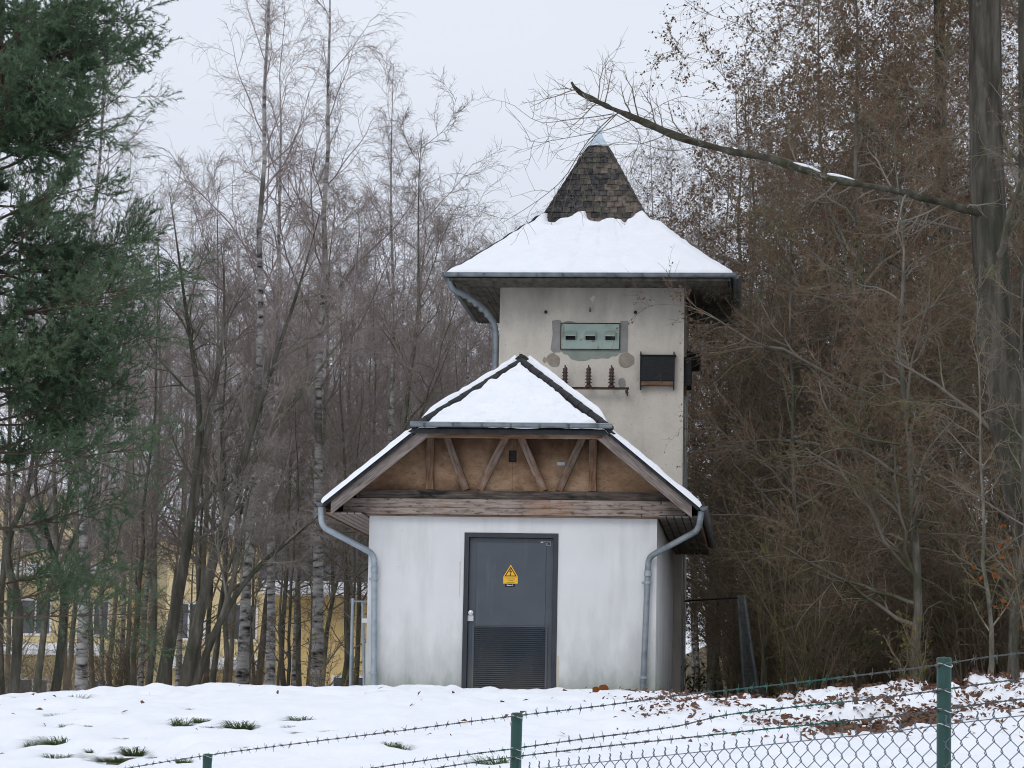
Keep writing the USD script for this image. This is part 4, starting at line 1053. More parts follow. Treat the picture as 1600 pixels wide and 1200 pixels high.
# fallen leaves on the right and two big ones by the hut
def leaf_scatter(rng, pts, size, up=None, flat=0.5):
    """Curled pointed leaves at points; size (lo, hi); flat = how level they lie."""
    n = len(pts)
    s = rng.uniform(size[0], size[1], n)
    nrm = rng.normal(size=(n, 3)) * flat + (np.array([0, 0, 1.0]) if up is None else up)
    nrm /= np.linalg.norm(nrm, axis=1, keepdims=True)
    t = np.cross(nrm, rng.normal(size=(n, 3))); t /= np.linalg.norm(t, axis=1, keepdims=True)
    b = np.cross(nrm, t)
    c = rng.uniform(0.05, 0.3, n)[:, None] * s[:, None] * nrm
    s = s[:, None]
    V = np.stack([pts - t * s * 0.5, pts + b * s * 0.30 + c - t * s * 0.08, pts + t * s * 0.55 + c * 0.4, pts - b * s * 0.30 + c - t * s * 0.08], 1).reshape(-1, 3)
    k = np.arange(n)[:, None] * 4
    return V, np.vstack([k + [0, 2, 1], k + [0, 3, 2]])


rng = np.random.default_rng(33)
n = 90000
px_ = np.stack([rng.uniform(0.6, 9, n), 21 + 24 * rng.uniform(0, 1, n) ** 1.2], 1)
X_, Y_ = px_.T
den = sstep(X_, 0.8, 2.6) * sstep(Y_, 21.5, 25) * (0.12 + 0.88 * sstep(meshkit.fbm(np.stack([X_ * 1.5, Y_ * 0.9, 0 * X_], -1), 4, 31), 0.38, 0.62))
den = np.clip(den + 0.3 * sstep(Y_, 32, 36) * sstep(X_, 2, 4) + 0.5 * sstep(X_, 4.2, 5.8) * sstep(Y_, 23, 27) + 0.55 * sstep(Y_, 27.5, 32) * sstep(X_, 1.9, 3.6), 0, 1) * 0.62
inside = (np.abs((X_ - HO[0]) * ex[0] + (Y_ - HO[1]) * ex[1]) < 2.1) & (((X_ - HO[0]) * ey[0] + (Y_ - HO[1]) * ey[1]) > -0.1)
keep = (rng.uniform(size=n) < den) & ~inside
X_, Y_ = np.concatenate([X_[keep], rng.uniform(-7, 1, 70)]), np.concatenate([Y_[keep], rng.uniform(20.5, 31, 70)])
zl = np.maximum(G(X_, Y_), G(X_, Y_) + snow_depth(X_, Y_)) + rng.uniform(0.0, 0.035, len(X_))
solo('fallen_leaves', leaf_scatter(rng, np.stack([X_, Y_, zl], 1), (0.03, 0.085)), M['litter'], 'brown fallen leaves strewn over the snow right of the hut', 'leaves', kind='stuff')
for (a_, b_, sz, lab) in ((931, 1087, 0.075, 'lone orange round leaf lying on the snow before the hut'), (943, 1086, 0.10, 'larger upright orange leaf on the snow before the hut')):
    q = on_ground(a_, b_ + 3, 24, 34); q[2] += 0.11
    a2 = np.linspace(0, 2 * PI, 14, endpoint=False)
    r = sz / 2 * (1 + 0.15 * np.cos(2 * a2) + 0.08 * np.cos(5 * a2))
    ring = np.stack([r * np.cos(a2), 0.012 * np.cos(2 * a2), r * np.sin(a2) + sz * 0.4], 1)
    ring2 = ring + [0, 0.002, 0]
    V = np.vstack([[[0, -0.01, sz * 0.4]], ring, [[0, -0.008, sz * 0.4]], ring2])
    F = [[0, 1 + k, 1 + (k + 1) % 14] for k in range(14)] + [[15, 16 + (k + 1) % 14, 16 + k] for k in range(14)] + [[1 + k, 16 + k, 1 + (k + 1) % 14] for k in range(14)] + [[1 + (k + 1) % 14, 16 + k, 16 + (k + 1) % 14] for k in range(14)]
    solo('fallen_leaf', (V + q, np.array(F)), M['orange_leaf'], lab, 'leaf')

# ------------------------------------------------------------------ houses far behind the trees
def house(label, x0, x1, y0, y1, z0, ze, zr, wm, rows, cols, roof='snow', bands=()):
    W, D = x1 - x0, y1 - y0
    h = thing('house', label, 'house', ((x0 + x1) / 2, y0, z0), 0)
    part(h, 'wall', bx(-W / 2, W / 2, 0, D, 0, ze), wm)
    rm = M['snow'] if roof == 'snow' else M['slate_far']
    V = np.array([[-W / 2 - .5, -0.6, ze - 0.25], [W / 2 + .5, -0.6, ze - 0.25], [W / 2 + .5, D / 2, zr], [-W / 2 - .5, D / 2, zr], [W / 2 + .5, D + .6, ze - 0.25], [-W / 2 - .5, D + .6, ze - 0.25]])
    V = np.vstack([V, V + [0, 0, 0.3]])
    F = [[6, 7, 8], [6, 8, 9], [9, 8, 10], [9, 10, 11], [0, 2, 1], [0, 3, 2], [3, 4, 2], [3, 5, 4], [0, 1, 7], [0, 7, 6], [1, 2, 8], [1, 8, 7], [2, 4, 10], [2, 10, 8], [0, 6, 9], [0, 9, 3], [3, 9, 11], [3, 11, 5], [4, 5, 11], [4, 11, 10]]
    part(h, 'roof', (V, np.array(F)), rm)
    for r in rows:
        for c in cols:
            w = part(h, 'window', cat(bx(c - 0.62, c + 0.62, -0.06, 0.0, r, r + 0.08), bx(c - 0.62, c + 0.62, -0.06, 0, r + 1.32, r + 1.4), bx(c - 0.62, c - 0.54, -0.06, 0, r + 0.08, r + 1.32), bx(c + 0.54, c + 0.62, -0.06, 0, r + 0.08, r + 1.32), bx(c - 0.03, c + 0.03, -0.06, 0, r + 0.08, r + 1.32)), M['white'])
            part(w, 'pane', bx(c - 0.54, c + 0.54, -0.03, -0.01, r + 0.08, r + 1.32), M['pane'])
    for zb, a_, b_ in bands:                                        # snowed canopies and balconies
        part(h, 'canopy', bx(a_, b_, -1.5, -0.02, zb - 0.15, zb), M['white'])
        part(h, 'canopy_snow', bx(a_, b_, -1.48, -0.02, zb + 0.003, zb + 0.28, 0.05), M['snow'])
    return h


hY = 100.0
hx = lambda px, Y: (px - 800) / FPX * Y
house('long pale yellow house with snowy roof behind the left trees', hx(-150, hY), hx(215, hY), hY, hY + 10, -1.5, 9.8, 13.0, M['wall_yellow'], (1.2, 4.2, 7.4), (-3.4, -1.4, 0.8, 3.0), bands=((3.6, -4, 3.6), (6.6, -1, 3.8)))
house('yellow house half hidden behind the leaning dark trees', hx(268, 96), hx(425, 96), 96, 105, -1.5, 8.0, 10.6, M['wall_yellow'], (1.0, 4.0), (-1.0, 0.9), bands=((3.1, -1.8, 1.8),))
house('ochre house with dark slate roof just left of the hut', hx(436, 88), hx(585, 88), 88, 96, -1.5, 5.8, 9.0, M['wall_ochre'], (1.3,), (1.0,), roof='slate', bands=((5.45, -1.9, 1.9),))

# ------------------------------------------------------------------ trees
def kids(P, R, n, t0, t1, ang, ratio, K, wander, trop, rng, rr=0.6, rmin=0.003, shape=None, lmin=0.08, taper=0.3, spread=0.25):
    """Children of the branches P (N,K,3): n each, leaving at ang (radians), ratio times as long."""
    N, Kp = R.shape
    plen = np.linalg.norm(np.diff(P, axis=1), axis=2).sum(1)
    idx = np.repeat(np.arange(N), n)
    t = t0 + (t1 - t0) * ((np.tile(np.arange(n), N) + rng.uniform(0, 1, N * n)) / n)
    f_ = t * (Kp - 1); k = np.minimum(f_.astype(int), Kp - 2); fr_ = (f_ - k)[:, None]
    b = P[idx, k] * (1 - fr_) + P[idx, k + 1] * fr_
    r0 = R[idx, k] * (1 - fr_[:, 0]) + R[idx, k + 1] * fr_[:, 0]
    T = P[idx, k + 1] - P[idx, k]; T /= np.linalg.norm(T, axis=1, keepdims=True) + 1e-9
    q = rng.normal(size=(len(idx), 3)); q -= T * (q * T).sum(1, keepdims=True); q /= np.linalg.norm(q, axis=1, keepdims=True) + 1e-9
    a = ang + rng.normal(0, spread, len(idx))
    d = T * np.cos(a)[:, None] + q * np.sin(a)[:, None]
    L = plen[idx] * ratio * rng.uniform(0.6, 1.25, len(idx)) * (shape(t) if shape else 1)
    L = np.maximum(L, lmin)
    out = [b]; step = (L / (K - 1))[:, None]
    for j in range(K - 1):
        b = b + d * step
        out.append(b)
        d = d + rng.normal(0, wander, d.shape) + np.array([0, 0, trop])
        d /= np.linalg.norm(d, axis=1, keepdims=True)
    Pn = np.stack(out, 1)
    rb = np.clip(np.minimum(r0 * rr, 0.022 * L), rmin, None)
    Rn = rb[:, None] * np.linspace(1, taper, K)[None]
    return Pn, np.maximum(Rn, rmin * 0.55)


def trunk_line(rng, H, r, K=14, wander=0.05, lean=(0, 0)):
    t = np.linspace(0, 1, K)
    w = np.cumsum(rng.normal(0, wander, (K, 2)), 0) * H / K
    w -= w[0]
    P = np.stack([w[:, 0] + lean[0] * t * H, w[:, 1] + lean[1] * t * H, t * H - 0.2], 1)
    R = r * (1 - 0.96 * t ** 0.9) * (1 + 0.5 * np.exp(-t * 25))
    return P, R


def tree(name, label, cat_, P, R, lv, seed, bark, bmat, tmat, leaf=None, group=None, sides=9, loc=(0, 0, 0)):
    """A tree: the trunk P, R (one line or several), then the levels lv; leaf = (per twig, sizes, material)."""
    rng = np.random.default_rng(seed)
    t_ = thing(name, label, cat_, loc, 0, group)
    P, R = np.asarray(P, float), np.asarray(R, float)
    if P.ndim == 2:
        P, R = P[None], R[None]
    for a_, b_ in zip(P, R):
        part(t_, 'trunk', tubes(a_, b_, sides, cap=True), bark, smooth=50)
    L = [(P, R)]
    for q in lv:
        L.append(kids(*L[-1], rng=rng, **q))
    br = [tubes(*L[1], 5)] + [tubes(*x, 4) for x in L[2:-2]]
    part(t_, 'branches', cat(*br), bmat, smooth=True, kind='stuff')
    part(t_, 'twigs', cat(*[tubes(*x, 3) for x in L[-2:]]), tmat, kind='stuff')
    if leaf:
        Pt = L[-1][0]
        n_, size, lm = leaf
        N = int(len(Pt) * n_)
        i = rng.integers(0, len(Pt), N); f_ = rng.uniform(0.3, 1, N)[:, None]
        k = rng.integers(1, Pt.shape[1], N)
        pts = Pt[i, k - 1] * (1 - f_) + Pt[i, k] * f_ + rng.normal(0, 0.02, (N, 3))
        part(t_, 'leaves', leaf_scatter(rng, pts, size, up=np.array([0, 0, 0.0]), flat=1.0), lm, kind='stuff')
    return t_


crown = lambda t: 0.45 + 1.0 * np.sin(PI * np.clip(t, 0, 1) ** 0.8) ** 0.8 * 0.8
taper_up = lambda t: 1.25 - 0.95 * t


def birch_levels(d=1.0):
    return [dict(n=26, t0=0.30, t1=0.99, ang=0.58, ratio=0.20, K=7, wander=0.11, trop=0.06, rr=0.36, rmin=0.005, shape=taper_up),
            dict(n=7, t0=0.15, t1=1.0, ang=0.6, ratio=0.42, K=6, wander=0.16, trop=-0.03, rr=0.6, rmin=0.004),
            dict(n=int(7 * d), t0=0.1, t1=1.0, ang=0.7, ratio=0.55, K=5, wander=0.16, trop=-0.25, rr=0.7, rmin=0.003, lmin=0.2),
            dict(n=2, t0=0.2, t1=0.9, ang=0.5, ratio=0.55, K=4, wander=0.15, trop=-0.3, rr=0.8, rmin=0.0027)]


def alder_levels(d=1.0, t0=0.26):
    return [dict(n=22, t0=t0, t1=0.99, ang=0.8, ratio=0.28, K=8, wander=0.17, trop=0.10, rr=0.5, rmin=0.007, shape=taper_up),
            dict(n=8, t0=0.15, t1=1.0, ang=0.75, ratio=0.42, K=6, wander=0.17, trop=0.05, rr=0.62, rmin=0.005),
            dict(n=int(8 * d), t0=0.1, t1=1.0, ang=0.75, ratio=0.45, K=4, wander=0.18, trop=0.03, rr=0.7, rmin=0.0042, lmin=0.15),
            dict(n=4, t0=0.1, t1=1.0, ang=0.75, ratio=0.5, K=3, wander=0.18, trop=0.02, rr=0.8, rmin=0.0032, lmin=0.12)]


def pole_levels():
    return [dict(n=24, t0=0.12, t1=0.99, ang=0.95, ratio=0.15, K=5, wander=0.15, trop=0.10, rr=0.45, rmin=0.006, shape=taper_up),
            dict(n=7, t0=0.15, t1=1.0, ang=0.8, ratio=0.45, K=4, wander=0.18, trop=0.03, rr=0.6, rmin=0.0045),
            dict(n=6, t0=0.1, t1=1.0, ang=0.8, ratio=0.5, K=3, wander=0.18, trop=0.02, rr=0.7, rmin=0.0036, lmin=0.12)]


R_ = np.random.default_rng(77)
SRC = {}
GR = {'birch_tree': 'slender birches of the stand behind the hut', 'bare_tree': 'bare dark trees of the stand behind the hut', 'young_tree': 'thin young trees of the stand behind the hut'}
LB = {'birch_tree': 'slender white barked birch in the bare wood behind the hut', 'bare_tree': 'bare dark tree with fine brown twigs in the wood behind the hut', 'young_tree': 'thin bare young stem in the wood behind the hut'}


def at_base(px, Y):
    x = (px - 800) / FPX * Y / math.cos(PITCH) * math.cos(PITCH)
    return np.array([x, Y, float(G(x, Y))])


PLACED = []


def put(kind, px, Y, yaw, sc, label=None, group=None):
    """The next tree of a kind at the photograph's column px and depth Y."""
    lst = SRC[kind]
    k = lst[int(R_.integers(0, len(lst)))]
    loc = at_base(px, Y)
    nm = kind.rstrip('0123456789')
    if not k['used']:
        place(k['path'], loc, yaw, sc); k['used'] = True
        pr = stage.GetPrimAtPath(k['path'])
        tag(pr, label or LB[nm], None, group or GR[nm])
        PLACED.append((nm, px, Y, k['path'], label))
        return k['path']
    c = copy(k['path'], label or LB[nm], loc, yaw, sc, group or GR[nm])
    PLACED.append((nm, px, Y, c, label))
    return c


def proto(kind, mk, n):
    SRC[kind] = [{'path': mk(j), 'used': False} for j in range(n)]


def mk_birch(j):
    r = np.random.default_rng(100 + j)
    P, R = trunk_line(r, 15.0, 0.105, wander=0.035)
    return tree('birch_tree', LB['birch_tree'], 'tree', P, R, birch_levels(), 200 + j, M['birch'], M['birch_twig'], M['birch_twig'])


def mk_alder(j):
    r = np.random.default_rng(120 + j)
    P, R = trunk_line(r, 12.5, 0.09, wander=0.07)
    if j == 1:                                                      # forked
        P2 = P.copy(); P2[4:] += (np.linspace(0, 1, len(P) - 4)[:, None] ** 0.8) * np.array([1.5, 0.6, -0.8]); R2 = R * 0.8
        P, R = np.stack([P, P2]), np.stack([R, R2])
    return tree('bare_tree', LB['bare_tree'], 'tree', P, R, alder_levels(0.75 if j == 1 else 1.0), 220 + j, M['bark'], M['branch'], M['twig'])


def mk_pole(j):
    r = np.random.default_rng(140 + j)
    P, R = trunk_line(r, 8.5, 0.055, wander=0.06)
    return tree('young_tree', LB['young_tree'], 'tree', P, R, pole_levels(), 240 + j, M['bark'], M['branch'], M['brown_twig'])


proto('birch_tree', mk_birch, 3)
proto('bare_tree', mk_alder, 3)
proto('young_tree', mk_pole, 3)
ya = lambda: R_.uniform(0, 2 * PI)
# birches the photograph shows singly
put('birch_tree', 388, 46, ya(), (1, 1, 1.08), 'tall birch with patchy white trunk left of the hut, top against the sky')
put('birch_tree', 508, 47, ya(), (1.1, 1.1, 1.0), 'birch with black and white trunk nearest the hut on the left')
put('birch_tree', 432, 52, ya(), (1, 1, 0.95), 'pale birch trunk between the two brighter birches left of the hut')
put('birch_tree', 143, 45, ya(), (1, 1, 0.85), 'pale birch trunk standing behind the pine boughs')
put('birch_tree', 598, 56, ya(), 0.95)
for px, Y, s in ((690, 62, .8), (860, 60, .76), (1010, 58, .88), (1070, 62, 0.85), (760, 70, .86), (940, 72, .9), (1120, 66, .9), (230, 60, .8), (560, 70, 0.95), (1000, 75, 1.0), (1180, 56, .9), (735, 57, .74), (800, 59, .74), (850, 64, .84), (900, 57, .78), (985, 56, .80), (1045, 59, .86), (1095, 56, .86), (660, 66, .86), (620, 58, .78), (470, 64, .84), (290, 68, .9), (200, 66, .76), (170, 62, .66), (245, 64, .72)):
    put('birch_tree', px, Y, ya(), s)
put('bare_tree', 628, 47, ya(), (1.0, 1.0, 0.86), 'bare dark tree rising directly left of the tower')
for px, Y, s in ((15, 52, .9), (70, 47, .8), (120, 56, .8), (225, 48, .66), (345, 48, .68), (455, 58, .8), (545, 55, .78), (590, 60, .85), (660, 58, .72), (720, 54, .66), (770, 62, .76),
                 (30, 66, .9), (190, 70, .95), (370, 72, 1.0), (270, 112, 1.5), (440, 110, 1.5),  (330, 64, .9), (250, 118, 1.55), (310, 122, 1.6), (400, 116, 1.65), (470, 112, 1.6), (530, 118, 1.65), (600, 108, 1.5), (120, 124, 1.5), (180, 116, 1.5), (50, 120, 1.5), (690, 94, 1.25), (760, 98, 1.2), (210, 114, 1.4), (820, 80, .95), (360, 60, .85), (570, 64, .86), (245, 58, .95), (322, 62, 1.08), (412, 66, 1.14), (498, 61, 1.05), (552, 67, 1.1), (645, 62, 1.02), (692, 67, 1.04), (742, 63, .92), (160, 60, .86), (815, 66, .96), (870, 72, 1.0), (560, 112, 1.45), (745, 86, 1.05), (655, 68, .88), (480, 62, .85), (510, 68, .9), (620, 74, .9), (700, 78, .9), (840, 66, .8), (1120, 50, .75), (1190, 58, .8), (1240, 50, .85), (1300, 62, .95), (1390, 55, .95), (1440, 50, 1.0), (1462, 46, 1.0), (1490, 60, 1.0), (1560, 52, 1.0), (1600, 46, 1.0), (1350, 74, 1.0), (1510, 76, 1.0), (1220, 74, .95)):
    put('bare_tree', px, Y, ya(), s)
for k in range(54):
    px = R_.uniform(-20, 570) if k < 22 else R_.uniform(1100, 1610)
    put('young_tree', px, R_.uniform(44, 66), ya(), R_.uniform(0.6, 1.05))

for px, Y, sc in ((1548, 31.5, .62), (1592, 32, .8)):
    put('young_tree', px, Y, ya(), sc)
# the leaning dark trees at the left, each built to its own lines
def led(pts, Y, r0, r1, K=16):
    """A trunk through photograph places at depths Y (number or list), as a smooth line."""
    Ys = np.broadcast_to(Y, (len(pts),))
    p = np.array([at(a_, b_, y_) for (a_, b_), y_ in zip(pts, Ys)])
    t = np.linspace(0, 1, len(p)); tt = np.linspace(0, 1, K)
    f_ = PchipInterpolator(t, p, axis=0)
    return f_(tt), r0 + (r1 - r0) * tt


def own(name, label, lines, lv, seed, bark=None, bmat=None, tmat=None, leaf=None, group=None):
    o = lines[0][0][0].copy()
    return tree(name, label, 'tree', np.stack([l[0] for l in lines]) - o, np.stack([l[1] for l in lines]), lv, seed, bark or M['bark'], bmat or M['branch'], tmat or M['twig'], leaf, group, loc=o)


big = lambda d=0.55, t0=0.3: [dict(n=10, t0=t0, t1=1.0, ang=0.7, ratio=0.28, K=7, wander=0.13, trop=0.07, rr=0.55, rmin=0.008, shape=taper_up)] + alder_levels(d)[1:]
own('leaning_tree', 'dark mossy trunk curving up left of centre in the left wood',
    [led([(250, 1090), (275, 950), (300, 800), (312, 660), (290, 480), (265, 300)], 44, .125, .006), led([(300, 800), (330, 640), (350, 500), (345, 380)], 44, .07, .006)], big(), 301)
own('leaning_tree', 'dark trunk leaning far right across the wood toward the hut',
    [led([(285, 1090), (322, 920), (360, 790), (420, 680), (490, 590), (540, 520)], 43, .11, .006), led([(360, 790), (400, 650), (430, 560), (470, 440), (500, 330)], 43, .07, .006)], big(), 302)
own('leaning_tree', 'thin dark trunk leaning low to the right beside the hut',
    [led([(300, 1090), (345, 970), (400, 890), (470, 830), (540, 770)], 42.5, .07, .006), led([(345, 970), (370, 880), (385, 790), (420, 700)], 42.5, .05, .006)], big(0.4), 303)
own('crooked_tree', 'crooked dark tree forking low at the far left edge',
    [led([(20, 1090), (30, 960), (10, 860), (45, 760), (60, 620), (40, 480)], 42, .09, .006), led([(85, 1090), (100, 940), (75, 840), (55, 740), (95, 620)], 42, .08, .006)], big(0.5), 304)

# ------------------------------------------------------------------ pine at the left
def pine():
    rng = np.random.default_rng(55)
    Y = 40.0
    o = at_base(-35, Y)
    t_ = thing('pine_tree', 'dark green pine filling the left edge of the picture', 'tree', o, 0)
    P, R = trunk_line(rng, 15.5, 0.17, wander=0.02)
    part(t_, 'trunk', tubes(P, R, 12, cap=True), M['pine_bark'], smooth=50)
    nb = 46
    zb = np.concatenate([rng.uniform(3.2, 6.0, 16), rng.uniform(6.0, 13.8, nb - 16)])
    az = rng.uniform(0, 2 * PI, nb)
    # limbs that reach into the picture as the photograph shows them
    tips = [(222, 88), (205, 45), (190, 150), (150, 200), (130, 290), (215, 385), (262, 440), (225, 520), (215, 600), (190, 640), (140, 430), (100, 520), (165, 560), (60, 330), (90, 140), (140, 30), (205, 700), (160, 780), (190, 860), (120, 900), (205, 960), (110, 640), (50, 700)]
    tips += [(rng.uniform(-60, 165 if b_ < 190 else 125 if b_ < 345 else 210), b_) for b_ in rng.uniform(-20, 640, 44)]
    ends = [at(a_, b_, Y + rng.uniform(-1.8, 1.8)) - o for a_, b_ in tips]
    lines = []
    for z, a_ in zip(zb, az):
        L = (2.9 * (1 - (z / 15.8) ** 2) + 0.5) * rng.uniform(0.7, 1.1) * (0.6 if z < 6 else 1)
        e = np.array([math.cos(a_) * L, math.sin(a_) * L, z + L * rng.uniform(0.0, 0.3)])
        lines.append((z, e))
    for e in ends:
        lines.append((max(e[2] - rng.uniform(0.1, 0.9), 1.5), e))
    bp, br_ = [], []
    for z, e in lines:
        s = np.array([np.interp(z, P[:, 2], P[:, 0]), np.interp(z, P[:, 2], P[:, 1]), z])
        t = np.linspace(0, 1, 8)[:, None]
        sag = -0.25 * np.sin(t * PI) * rng.uniform(-0.4, 1)
        ln = s + (e - s) * t + np.concatenate([np.cumsum(rng.normal(0, 0.03, (8, 2)), 0) * t, sag], 1)
        bp.append(ln); br_.append(np.linspace(0.024, 0.006, 8))
    bp, br_ = np.stack(bp), np.stack(br_)
    sub = kids(bp, br_, 18, 0.3, 1.0, 0.8, 0.30, 5, 0.14, 0.07, rng, rr=0.6, rmin=0.005, lmin=0.3)
    sub2 = kids(*sub, 8, 0.2, 1.0, 0.75, 0.42, 4, 0.14, 0.10, rng, rr=0.7, rmin=0.0035, lmin=0.16)
    part(t_, 'branches', cat(tubes(bp, br_, 6), tubes(*sub, 4), tubes(*sub2, 3)), M['pine_bark'], smooth=True)
    # needles stand round the outer part of every shoot
    allP = [(sub2[0], 28), (sub[0], 40)]
    Vs = []
    for S, n in allP:
        N, K = S.shape[:2]
        idx = np.repeat(np.arange(N), n)
        f_ = rng.uniform(0.25, 1.0, len(idx)) * (K - 1); k = np.minimum(f_.astype(int), K - 2); fr_ = (f_ - k)[:, None]
        b = S[idx, k] * (1 - fr_) + S[idx, k + 1] * fr_
        T = S[idx, k + 1] - S[idx, k]; T /= np.linalg.norm(T, axis=1, keepdims=True)
        q = rng.normal(size=b.shape); q -= T * (q * T).sum(1, keepdims=True); q /= np.linalg.norm(q, axis=1, keepdims=True)
        d = T * 0.75 + q * 0.75
        L = rng.uniform(0.045, 0.08, len(idx))[:, None]
        w = np.cross(d, rng.normal(size=d.shape)); w /= np.linalg.norm(w, axis=1, keepdims=True)
        w *= 0.006
        Vs.append(np.stack([b - w, b + w, b + d * L], 1).reshape(-1, 3))
    V = np.vstack(Vs)
    part(t_, 'needles', (V, np.arange(len(V)).reshape(-1, 3)), M['needle'], kind='stuff')


pine()

# ------------------------------------------------------------------ trees with brown leaves at the right
def leafy_levels(d=1.0):
    return [dict(n=30, t0=0.12, t1=0.99, ang=0.95, ratio=0.22, K=9, wander=0.2, trop=-0.02, rr=0.55, rmin=0.009, shape=lambda t: 1.15 - 0.35 * t),
            dict(n=8, t0=0.15, t1=1.0, ang=0.8, ratio=0.42, K=6, wander=0.18, trop=0.0, rr=0.62, rmin=0.005),
            dict(n=int(8 * d), t0=0.1, t1=1.0, ang=0.8, ratio=0.45, K=4, wander=0.2, trop=-0.02, rr=0.7, rmin=0.004, lmin=0.15),
            dict(n=3, t0=0.1, t1=1.0, ang=0.8, ratio=0.5, K=3, wander=0.18, trop=-0.05, rr=0.8, rmin=0.0034, lmin=0.1)]


GR['leafy_tree'] = 'brown leaved trees of the wood right of the tower'
LB['leafy_tree'] = 'bushy tree hung with withered brown leaves right of the tower'


def mk_leafy(j):
    r = np.random.default_rng(160 + j)
    P, R = trunk_line(r, 13.0, 0.12, wander=0.08)
    return tree('leafy_tree', LB['leafy_tree'], 'tree', P, R, leafy_levels(), 260 + j, M['bark'], M['branch'], M['brown_twig'], leaf=(2.2, (0.035, 0.08), M['dry_leaf']))


proto('leafy_tree', mk_leafy, 3)
put('leafy_tree', 1350, 41.5, ya(), (0.9, 0.9, 1.0), 'brown leaved tree spreading behind the broken mossy branch')
put('leafy_tree', 1243, 41.2, ya(), (0.5, 0.5, 0.72), 'brown leaved tree crowding the right eave of the tower')
for px, Y, s in ((1450, 42, 1.0), (1580, 40, 1.05), (1340, 50, 1.0),  (1200, 54, .7), (1280, 58, .85), (1620, 50, 1.1), (1150, 49, .5), (1265, 43, .5), (1330, 43, .55), (1400, 40.5, .5), (1500, 38, .5), (1585, 37, .5), (1440, 36, .62), (1290, 47, 1.05), (1205, 50, .95), (1165, 54, 1.02), (1390, 46, .9), (1120, 58, .95), (1400, 48, 1.05), (1230, 50, .8), (1130, 52, .62)):
    put('leafy_tree', px, Y, ya(), s)

# big trunks at the right edge, one with the broken mossy branch
bl = [dict(n=9, t0=0.25, t1=1.0, ang=1.1, ratio=0.16, K=7, wander=0.13, trop=0.02, rr=0.3, rmin=0.012)] + leafy_levels(0.8)[1:]
bigt = own('big_tree', 'thick grey trunk at the right with a broken mossy branch reaching left', [led([(1665, 1120), (1640, 950), (1602, 780), (1568, 620), (1548, 420), (1540, 200), (1538, -60), (1540, -300)], 33.5, .30, .19)], bl, 401, bark=M['old_bark'], bmat=M['branch'], tmat=M['brown_twig'], leaf=(0.5, (0.03, 0.06), M['dry_leaf']))
bo = stage.GetPrimAtPath(bigt).GetAttribute('xformOp:translate').Get(); bo = np.array(bo)
own('big_tree', 'second thick trunk cut by the right edge of the picture', [led([(1640, 1120), (1620, 800), (1612, 500), (1608, 200), (1606, -100), (1604, -300)], 38, .22, .13)], bl, 402, bark=M['old_bark'], tmat=M['brown_twig'], leaf=(0.5, (0.03, 0.06), M['dry_leaf']))
own('big_tree', 'straight dark trunk standing between the two thickest at the right', [led([(1500, 1110), (1490, 800), (1478, 500), (1470, 200), (1466, -100)], 43, .13, .09)], bl, 403, bark=M['old_bark'], tmat=M['brown_twig'], leaf=(0.5, (0.03, 0.06), M['dry_leaf']))
mb = [(1548, 340), (1500, 325), (1450, 310), (1400, 297), (1310, 281), (1255, 264), (1200, 249), (1130, 234), (1060, 212), (1000, 189), (960, 172), (930, 158), (905, 143), (893, 129)]
Yb = np.linspace(33.4, 31.5, len(mb))
bpts = np.array([at(a_, b_, y_) for (a_, b_), y_ in zip(mb, Yb)]) - bo
brad = np.array([6.6, 6.3, 6.2, 6.0, 6.0, 5.6, 5.4, 5.2, 5.2, 4.8, 4.5, 3.8, 4.0, 2.2]) / FPX * Yb
tt = np.linspace(0, 1, 60); t0_ = np.linspace(0, 1, len(mb))
bl_, rl_ = PchipInterpolator(t0_, bpts, axis=0)(tt), np.interp(tt, t0_, brad)
bl_ = bl_ + 0.05 * (meshkit.noise(np.stack([tt * 13, 0 * tt, 0 * tt], 1), 2)[:, None] - 0.5) * np.array([0.2, 1, 1]) * (np.sin(tt * PI) ** 0.5)[:, None]
V, F = tubes(bl_, rl_ * (1 + 0.55 * (meshkit.noise(np.stack([tt * 40, 0 * tt, 0 * tt], 1), 4) - 0.5)), 12, cap=True)
V = V + (meshkit.fbm(V * 14, 3, 6)[:, None] - 0.5) * 0.02
mbp = part(bigt, 'broken_branch', (V, F), M['moss'], smooth=60, label='long broken mossy branch')
tw = [([(957, 178), (925, 183), (890, 187), (852, 192), (812, 172)], .011), ([(958, 180), (915, 225), (880, 280), (845, 310), (790, 345)], .011), ([(962, 180), (940, 203), (905, 245), (880, 330)], .010), ([(937, 160), (944, 128), (946, 96)], .006),
      ([(990, 186), (940, 205), (905, 212), (850, 222), (820, 215)], .009), ([(960, 178), (1000, 215), (985, 260), (1010, 300)], .007), ([(905, 145), (870, 150), (835, 158)], .005), ([(1000, 190), (1040, 160), (1075, 150)], .006), ([(1045, 208), (1000, 225), (965, 222), (930, 240)], .008), ([(1100, 226), (1060, 235), (1020, 230), (985, 215)], .008)]
tl, tr_ = [], []
for ln, r in tw:
    p = np.array([at(a_, b_, 32.0 + 0.3 * k) for k, (a_, b_) in enumerate(ln)]) - bo
    q = PchipInterpolator(np.linspace(0, 1, len(p)), p, axis=0)(np.linspace(0, 1, 10))
    tl.append(q); tr_.append(np.linspace(r * 0.7, 0.003, 10))
rng = np.random.default_rng(9)
k1 = kids(np.stack(tl), np.stack(tr_), 7, 0.2, 1.0, 0.8, 0.35, 5, 0.15, 0.03, rng, rr=0.6, rmin=0.0035)
k2 = kids(*k1, 4, 0.2, 1.0, 0.8, 0.4, 3, 0.15, 0.03, rng, rr=0.7, rmin=0.003)
ks = kids(bl_[None], rl_[None], 34, 0.05, 0.97, 1.0, 0.10, 6, 0.2, 0.02, rng, rr=0.3, rmin=0.004)
